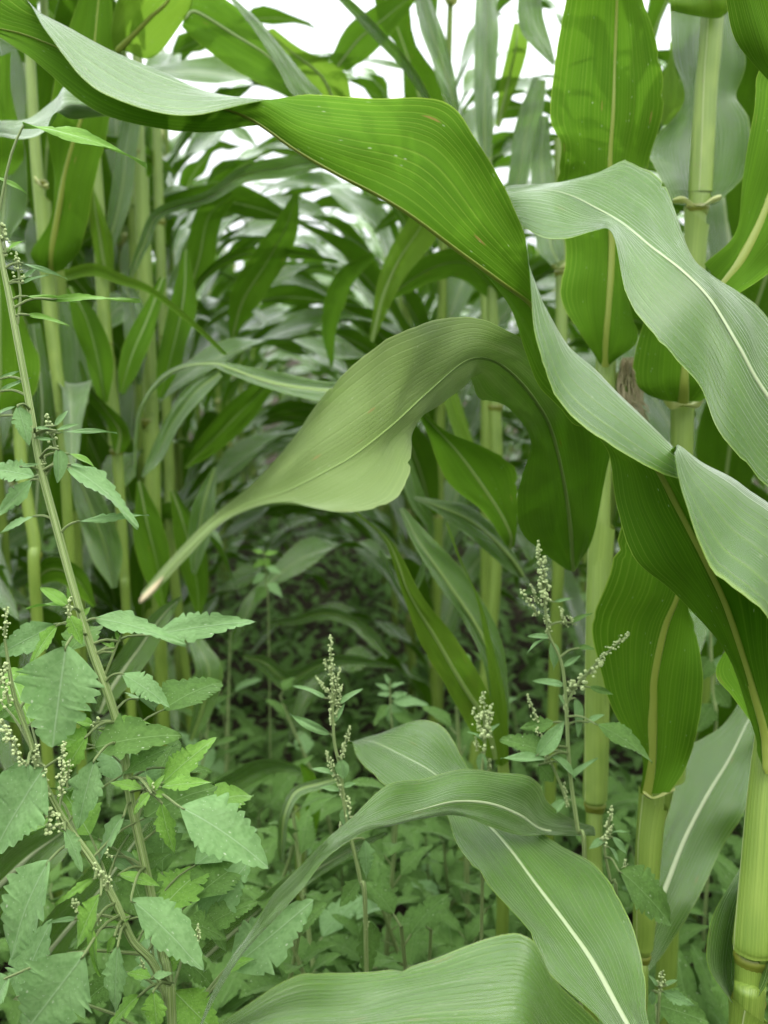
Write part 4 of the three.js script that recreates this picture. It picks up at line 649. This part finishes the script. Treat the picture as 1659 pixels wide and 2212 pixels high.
{ // second weed, lower left, full of seed spikes
  const p = thing('goosefoot_weed', 'seed-laden weed with big toothed leaves in the lower left corner', WEED, base(330, 2800, 0.6)), D = 0.57, rng = rngOf(22);
  const st = weedStem(p, [[10, 1380, 6, D], [30, 1500, 10, D], [62, 1590, 12, D], [90, 1680, 14, D], [140, 1775, 15, D], [200, 1860, 16, D], [250, 1950, 17, D], [285, 2030, 17, D], [330, 2080, 18, D], [362, 2160, 19, D], [372, 2230, 20, D]]);
  const L = (kind, mat, a, o = {}) => weedLeaf(p, kind, mat, a, D + (o.z ?? 0), { stem: st, ...o });
  L('broad', G.mealy, [97, 1658, -40, 1850, 170], { z: -0.01 }); L('lance', G.mealy, [66, 1640, -14, 1692, 28]); L('lance', G.mealy, [140, 1790, 184, 1882, 46], { z: -0.02 }); L('broad', G.mealy, [107, 1858, -20, 2080, 160], { z: -0.02 });
  L('lance', G.fresh, [205, 1896, 107, 1958, 26], { z: -0.02 }); L('lance', G.fresh, [218, 1930, 145, 2054, 66], { z: -0.03 }); L('narrow', G.mealy, [165, 1985, 100, 1990, 14]); L('narrow', G.fresh, [283, 1980, 222, 1988, 22]); L('narrow', G.fresh, [200, 2003, 199, 2124, 24], { z: -0.03 });
  L('lance', G.mealy, [255, 2040, 240, 2202, 62], { z: -0.03 }); L('broad', G.mealy, [183, 2060, 30, 2260, 190], { z: -0.04 }); L('broad', G.mealy, [40, 2160, 88, 2000, 110], { z: 0.02 }); L('broad', G.darkAndShaded, [262, 2100, 160, 2178, 74], { z: 0.02 });
  L('lance', G.fresh, [328, 2114, 272, 2094, 38], { z: -0.02 }); L('lance', G.fresh, [302, 2150, 208, 2225, 56], { z: -0.01 }); L('lance', G.fresh, [332, 2140, 338, 2240, 64], { z: -0.03 }); L('broad', G.mealy, [20, 2110, -30, 2180, 90], { z: -0.02 }); L('narrow', G.fresh, [248, 2020, 228, 2065, 16], { z: -0.02 });
  L('narrow', G.mealy, [60, 1650, 70, 1690, 16], { z: -0.03 }); L('lance', G.darkAndShaded, [120, 1720, 100, 1790, 50], { z: 0.05 }); L('lance', G.darkAndShaded, [40, 1520, -20, 1560, 40], { z: 0.03 }); L('lance', G.mealy, [330, 2110, 370, 2100, 22], { z: -0.03 });
  bush(p, st, D, 16, 0.1, 0.72, 78, [G.darkAndShaded, G.fresh, G.darkAndShaded]);
  for (const a of [[10, 1370, 14, 1310, 20], [0, 1480, 15, 1430, 26], [20, 1520, 8, 1465, 24], [20, 1600, 5, 1555, 26], [35, 1622, 10, 1570, 24], [55, 1650, 30, 1622, 20], [78, 1655, 80, 1605, 18], [96, 1770, 98, 1660, 20], [105, 1800, 106, 1745, 30], [130, 1790, 122, 1758, 24], [130, 1720, 140, 1600, 22], [145, 1700, 150, 1640, 18], [225, 1900, 203, 1868, 22], [232, 1922, 236, 1895, 18], [172, 1975, 152, 1938, 20], [215, 1995, 210, 1978, 14], [258, 2025, 256, 2000, 14], [428, 2035, 427, 1995, 12], [312, 2095, 303, 2070, 12], [420, 2085, 418, 2085, 10], [235, 1850, 232, 1838, 14]]) if (a[1] - a[3] > 4) spike(p, a, D - 0.01, rng);
}
{ // centre weed
  const p = thing('goosefoot_weed', 'slender weed with a pale beaded seed spike standing alone in the middle', WEED, base(800, 2300, 0.78)), D = 0.76, rng = rngOf(23);
  const st = weedStem(p, [[714, 1400, 4, D], [718, 1500, 6, D], [722, 1600, 7, D], [735, 1660, 8, D], [744, 1740, 8, D], [756, 1800, 9, D], [778, 1900, 9, D], [790, 2000, 10, D]]);
  const L = (kind, mat, a, o = {}) => weedLeaf(p, kind, mat, a, D + (o.z ?? 0), { stem: st, ...o });
  L('narrow', G.mealy, [702, 1508, 637, 1472, 15]); L('narrow', G.mealy, [714, 1586, 625, 1546, 22]); L('narrow', G.mealy, [735, 1520, 780, 1484, 16]); L('narrow', G.mealy, [738, 1640, 742, 1685, 30], { z: -0.01 }); L('narrow', G.mealy, [722, 1675, 672, 1652, 16]); L('narrow', G.mealy, [740, 1700, 768, 1690, 12]); L('narrow', G.mealy, [735, 1710, 690, 1695, 14]); L('narrow', G.mealy, [720, 1560, 745, 1520, 12]);
  L('lance', G.mealy, [786, 1812, 800, 1902, 46]); L('lance', G.darkAndShaded, [790, 1985, 805, 2120, 76], { z: 0.02 }); L('lance', G.darkAndShaded, [778, 1900, 730, 1960, 50], { z: 0.02 }); L('narrow', G.mealy, [745, 1745, 745, 1790, 22]);
  for (const a of [[718, 1490, 714, 1372, 16], [716, 1460, 700, 1425, 14], [714, 1500, 683, 1462, 14], [722, 1520, 735, 1440, 14], [726, 1545, 738, 1480, 14], [720, 1570, 712, 1500, 18], [740, 1620, 758, 1568, 14], [736, 1645, 745, 1610, 14], [735, 1700, 704, 1622, 16], [742, 1725, 730, 1690, 14], [755, 1765, 752, 1720, 18], [738, 1790, 735, 1775, 12], [792, 2005, 786, 1925, 10]]) spike(p, a, D, rng);
}
{ // right weed
  const p = thing('goosefoot_weed', 'branching weed with several pale seed spikes in front of the right-hand stalks', WEED, base(1270, 2300, 0.78)), D = 0.75, rng = rngOf(24);
  const st = weedStem(p, [[1168, 1240, 4, D], [1176, 1300, 5, D], [1186, 1370, 6, D], [1212, 1428, 7, D], [1222, 1503, 8, D], [1228, 1628, 9, D], [1236, 1710, 9, D], [1248, 1790, 10, D], [1262, 1900, 10, D]]);
  const b2 = weedStem(p, [[1178, 1620, 5, D], [1205, 1680, 6, D], [1228, 1740, 7, D]], false);
  weedStem(p, [[1290, 1430, 4, D], [1250, 1475, 5, D], [1224, 1520, 6, D]], false);
  const L = (kind, mat, a, o = {}) => weedLeaf(p, kind, mat, a, D + (o.z ?? 0), { stem: st, ...o });
  L('narrow', G.mealy, [1184, 1380, 1133, 1398, 16]); L('narrow', G.mealy, [1186, 1376, 1140, 1372, 14]); L('narrow', G.mealy, [1190, 1385, 1205, 1448, 26]); L('narrow', G.mealy, [1218, 1481, 1153, 1466, 19]); L('narrow', G.darkAndShaded, [1272, 1484, 1328, 1499, 15]);
  L('broad', G.darkAndShaded, [1285, 1563, 1418, 1622, 82], { z: -0.02, dt: -0.02 }); L('lance', G.darkAndShaded, [1198, 1560, 1122, 1572, 40]); L('broad', G.darkAndShaded, [1182, 1625, 1086, 1588, 72]); L('narrow', G.mealy, [1180, 1641, 1084, 1630, 22], { z: -0.02 }); L('lance', G.darkAndShaded, [1165, 1652, 1202, 1690, 52]);
  L('narrow', G.mealy, [1188, 1635, 1252, 1672, 34], { z: -0.01 }); L('narrow', G.mealy, [1160, 1632, 1222, 1558, 38], { z: -0.02 }); L('narrow', G.mealy, [1243, 1508, 1256, 1594, 24]); L('narrow', G.mealy, [1222, 1728, 1160, 1778, 22]); L('narrow', G.mealy, [1230, 1682, 1286, 1632, 15]); L('narrow', G.mealy, [1216, 1440, 1255, 1415, 12]); L('narrow', G.mealy, [1196, 1300, 1240, 1290, 8]); L('narrow', G.darkAndShaded, [1232, 1345, 1280, 1320, 12]); L('narrow', G.mealy, [1224, 1520, 1208, 1500, 12]);
  L('narrow', G.darkAndShaded, [1250, 1400, 1285, 1400, 16]); L('narrow', G.mealy, [1270, 1560, 1305, 1540, 14]);
  for (const a of [[1176, 1300, 1161, 1172, 20], [1180, 1300, 1172, 1200, 24], [1184, 1368, 1178, 1290, 14], [1164, 1330, 1124, 1274, 18], [1160, 1300, 1145, 1260, 12], [1224, 1352, 1210, 1312, 16], [1238, 1350, 1228, 1330, 14], [1290, 1430, 1360, 1366, 16], [1235, 1490, 1300, 1425, 30], [1228, 1500, 1232, 1470, 22], [1160, 1556, 1139, 1500, 14], [1162, 1590, 1160, 1572, 16], [1182, 1650, 1178, 1620, 12], [1226, 1740, 1218, 1690, 12], [1222, 1540, 1218, 1500, 10]]) spike(p, a, D, rng);
}
function smallWeed(label, bx, d, stem, leaves, spikes, seed) {
  const e = stem[stem.length - 1], p = thing('goosefoot_weed', label, WEED, base(bx, e[1] + 250, d)), rng = rngOf(seed), st = weedStem(p, stem.map(([x, y, w]) => [x, y, w, d]));
  for (const [kind, mat, a, z = 0] of leaves) weedLeaf(p, kind, mat, a, d + z, { stem: st });
  for (const a of spikes) spike(p, a, d, rng);
}
smallWeed('small weed with a cone of pale seeds in front of the narrow upright blades', 1050, 0.82, [[1046, 1520, 4], [1048, 1600, 6], [1040, 1680, 7], [1044, 1760, 8]],
  [['narrow', G.mealy, [1040, 1625, 1044, 1680, 24]], ['narrow', G.mealy, [1050, 1590, 1075, 1560, 14]], ['narrow', G.mealy, [1044, 1600, 1014, 1575, 14]]], [[1047, 1560, 1044, 1492, 18], [1042, 1580, 1022, 1530, 20], [1052, 1590, 1062, 1520, 20], [1046, 1610, 1044, 1540, 30], [1030, 1620, 1028, 1590, 12], [1056, 1660, 1058, 1640, 10]], 31);
smallWeed('pale young weed sprouting in the shade at the centre', 845, 1.25, [[842, 1470, 3], [844, 1540, 4], [848, 1620, 4]],
  [['lance', G.mealy, [842, 1480, 832, 1455, 14]], ['lance', G.mealy, [843, 1485, 872, 1470, 16]], ['lance', G.mealy, [842, 1490, 812, 1475, 16]], ['lance', G.mealy, [843, 1500, 815, 1498, 20]], ['lance', G.mealy, [844, 1505, 880, 1495, 20]], ['broad', G.mealy, [848, 1515, 925, 1512, 40]], ['broad', G.mealy, [844, 1520, 858, 1575, 50]], ['broad', G.darkAndShaded, [842, 1525, 800, 1560, 44]], ['broad', G.darkAndShaded, [846, 1540, 900, 1560, 40]]], [], 32);
smallWeed('short weed with a seed spike and one dark toothed leaf between the two stalks', 1330, 0.74, [[1318, 1760, 4], [1306, 1830, 6], [1318, 1900, 7], [1330, 2000, 8]],
  [['broad', G.darkAndShaded, [1336, 1880, 1478, 1990, 118], -0.03], ['narrow', G.mealy, [1322, 1808, 1360, 1845, 16]], ['narrow', G.mealy, [1310, 1815, 1270, 1830, 20]], ['narrow', G.mealy, [1320, 1800, 1356, 1790, 10]], ['lance', G.mealy, [1315, 1830, 1345, 1860, 26]]], [[1312, 1800, 1323, 1742, 16], [1300, 1825, 1318, 1785, 20], [1348, 1880, 1352, 1855, 10]], 33);
smallWeed('short weed with a seed spike in the lower right corner below the cupped blade', 1420, 0.72, [[1430, 2110, 4], [1425, 2150, 6], [1420, 2230, 7]],
  [['lance', G.mealy, [1430, 2140, 1506, 2176, 34]], ['broad', G.darkAndShaded, [1416, 2170, 1540, 2205, 98], 0.02], ['narrow', G.mealy, [1410, 2140, 1408, 2175, 16]], ['narrow', G.mealy, [1435, 2130, 1462, 2115, 12]], ['narrow', G.mealy, [1420, 2130, 1402, 2105, 10]]], [[1424, 2138, 1432, 2098, 16], [1440, 2130, 1430, 2120, 10]], 34);
smallWeed('dark weed glimpsed behind the thick right-edge stalk', 1550, 1.1, [[1530, 1300, 5], [1535, 1380, 7], [1540, 1500, 8], [1545, 1600, 8]],
  [['lance', G.mealy, [1530, 1320, 1510, 1300, 30]], ['lance', G.mealy, [1532, 1345, 1545, 1405, 44]], ['lance', G.darkAndShaded, [1534, 1370, 1585, 1360, 36]], ['broad', G.darkAndShaded, [1536, 1420, 1500, 1470, 60]], ['lance', G.mealy, [1536, 1430, 1580, 1440, 40]], ['broad', G.darkAndShaded, [1540, 1480, 1580, 1530, 60]], ['broad', G.darkAndShaded, [1542, 1520, 1500, 1580, 60]]], [], 35);
smallWeed('light green weed catching the light in the shade left of centre', 575, 1.6, [[570, 1190, 2], [575, 1260, 2], [580, 1330, 3]],
  [['lance', G.fresh, [570, 1195, 545, 1185, 16]], ['lance', G.fresh, [571, 1198, 600, 1190, 18]], ['lance', G.fresh, [571, 1205, 585, 1228, 22]], ['lance', G.fresh, [571, 1210, 545, 1225, 20]], ['lance', G.mealy, [573, 1225, 610, 1235, 24]], ['lance', G.mealy, [574, 1240, 540, 1260, 26]], ['broad', G.mealy, [576, 1260, 615, 1285, 34]], ['broad', G.darkAndShaded, [576, 1270, 545, 1300, 34]]], [], 36);

// lower weeds between the rows: three kinds built once, then cloned
{
  const wl = 'low toothed-leaved weed growing in the shade between the corn rows', protos = [];
  for (let k = 0; k < 4; k++) {
    const rng = rngOf(300 + k), o = new THREE.Group(); o.userData = { label: wl, category: WEED, group: 'low weeds on the ground between the rows' };
    const h = 0.36 + rng() * 0.16, pts = [V(0, -0.02, 0), V((rng() - 0.5) * 0.05, h * 0.5, (rng() - 0.5) * 0.05), V((rng() - 0.5) * 0.12, h, (rng() - 0.5) * 0.12)];
    part(o, 'stem', tube(pts, [0.004, 0.003, 0.0015], 7, 12, 1, null, 6), weedStemMat);
    for (let i = 0; i < 20; i++) {
      const t = 0.15 + 0.85 * i / 19, b = cr(pts, t), az = i * 2.4 + rng(), len = lerp(0.075, 0.03, t) * (0.8 + 0.5 * rng()), el = 0.2 + 0.6 * t + (rng() - 0.5) * 0.5, ax = V(Math.sin(az) * Math.cos(el), Math.sin(el), Math.cos(az) * Math.cos(el)), n = V(0, 1, 0).addScaledVector(ax, -ax.y).normalize(), x = V().crossVectors(ax, n), g = gfGeo(i % 3 ? 'broad' : 'lance', len, len * (0.55 + 0.25 * rng()), { k: i, droop: 0.3 });
      g.applyMatrix4(new THREE.Matrix4().makeBasis(x, ax, n)); const off = b.clone().addScaledVector(ax, 0.025 * (1.4 - t)); g.translate(off.x, off.y, off.z);
      const lf = part(o, 'leaf', g, i % 7 === 0 ? G.mealy : G.darkAndShaded);  // most leaves take the dark tone with shade painted in
      part(lf, 'petiole', tube([b, b.clone().lerp(off, 0.5), off], [0.001, 0.0009, 0.0007], 5, 3), weedStemMat);
    }
    protos.push(o);
  }
  const rng = rngOf(77); let i = 0;
  for (let n = 0; n < 12; n++) { // taller ones close by
    const o = protos[n % 4].clone(), w = at(540 + n * 42 + rng() * 40, 2100, 0.88 + 0.35 * rng());
    o.userData.label = 'lush toothed-leaved weed in the hollow behind the foremost broad blade'; o.userData.group = 'lush weeds behind the foremost blade';
    o.name = numbered('goosefoot_weed'); o.position.set(w.x, 0, w.z); o.rotation.y = rng() * 6.28; o.scale.setScalar(1.05 + rng() * 0.35); scene.add(o);
  }
  for (let n = 0; n < 46; n++) {
    const d = 0.95 + Math.pow(rng(), 1.8) * 1.0, x = (rng() - 0.5) * (0.55 + 0.45 * d) + (d < 1.6 ? 0.05 : -0.085 - 0.065 * d);
    const o = i < 4 ? protos[i] : protos[Math.floor(rng() * 4)].clone(); i++;
    o.userData.label = wl; o.userData.group = 'low weeds on the ground between the rows';
    o.name = numbered('goosefoot_weed'); o.position.set(x, 0, -d); o.rotation.y = rng() * 6.28; o.scale.setScalar(0.6 + rng() * 0.5); scene.add(o);
  }
}
{ // ground cover that nobody could count
  const rng = rngOf(401), g = gfGeo('lance', 0.05, 0.026, { k: 2, droop: 0.3 }), n = 17000, m = new THREE.InstancedMesh(g, G.darkAndShaded, n), q = new THREE.Quaternion(), e = new THREE.Euler(), mt = new THREE.Matrix4();  // leaf colour here carries the shade of the hollow
  for (let i = 0; i < n; i++) {
    const d = 0.8 + Math.pow(rng(), 1.6) * 5.5, x = (rng() - 0.5) * (0.5 + 0.95 * d), y = 0.03 + Math.pow(rng(), 1.3) * lerp(0.42, 0.13, smooth(1.25, 1.9, d));
    e.set(-0.3 - rng() * 1.7, rng() * 6.28, rng() * 0.8 - 0.4, 'YXZ'); q.setFromEuler(e); const s = 0.6 + 1.7 * Math.pow(rng(), 2.5);
    mt.compose(V(x, y, -d), q, V(s, s, s)); m.setMatrixAt(i, mt);
  }
  shadows(m); m.name = 'undergrowth'; m.userData = { kind: 'stuff', label: 'dense dark green undergrowth of small leaves on the soil' }; scene.add(m);
}

renderer.render(scene, camera);
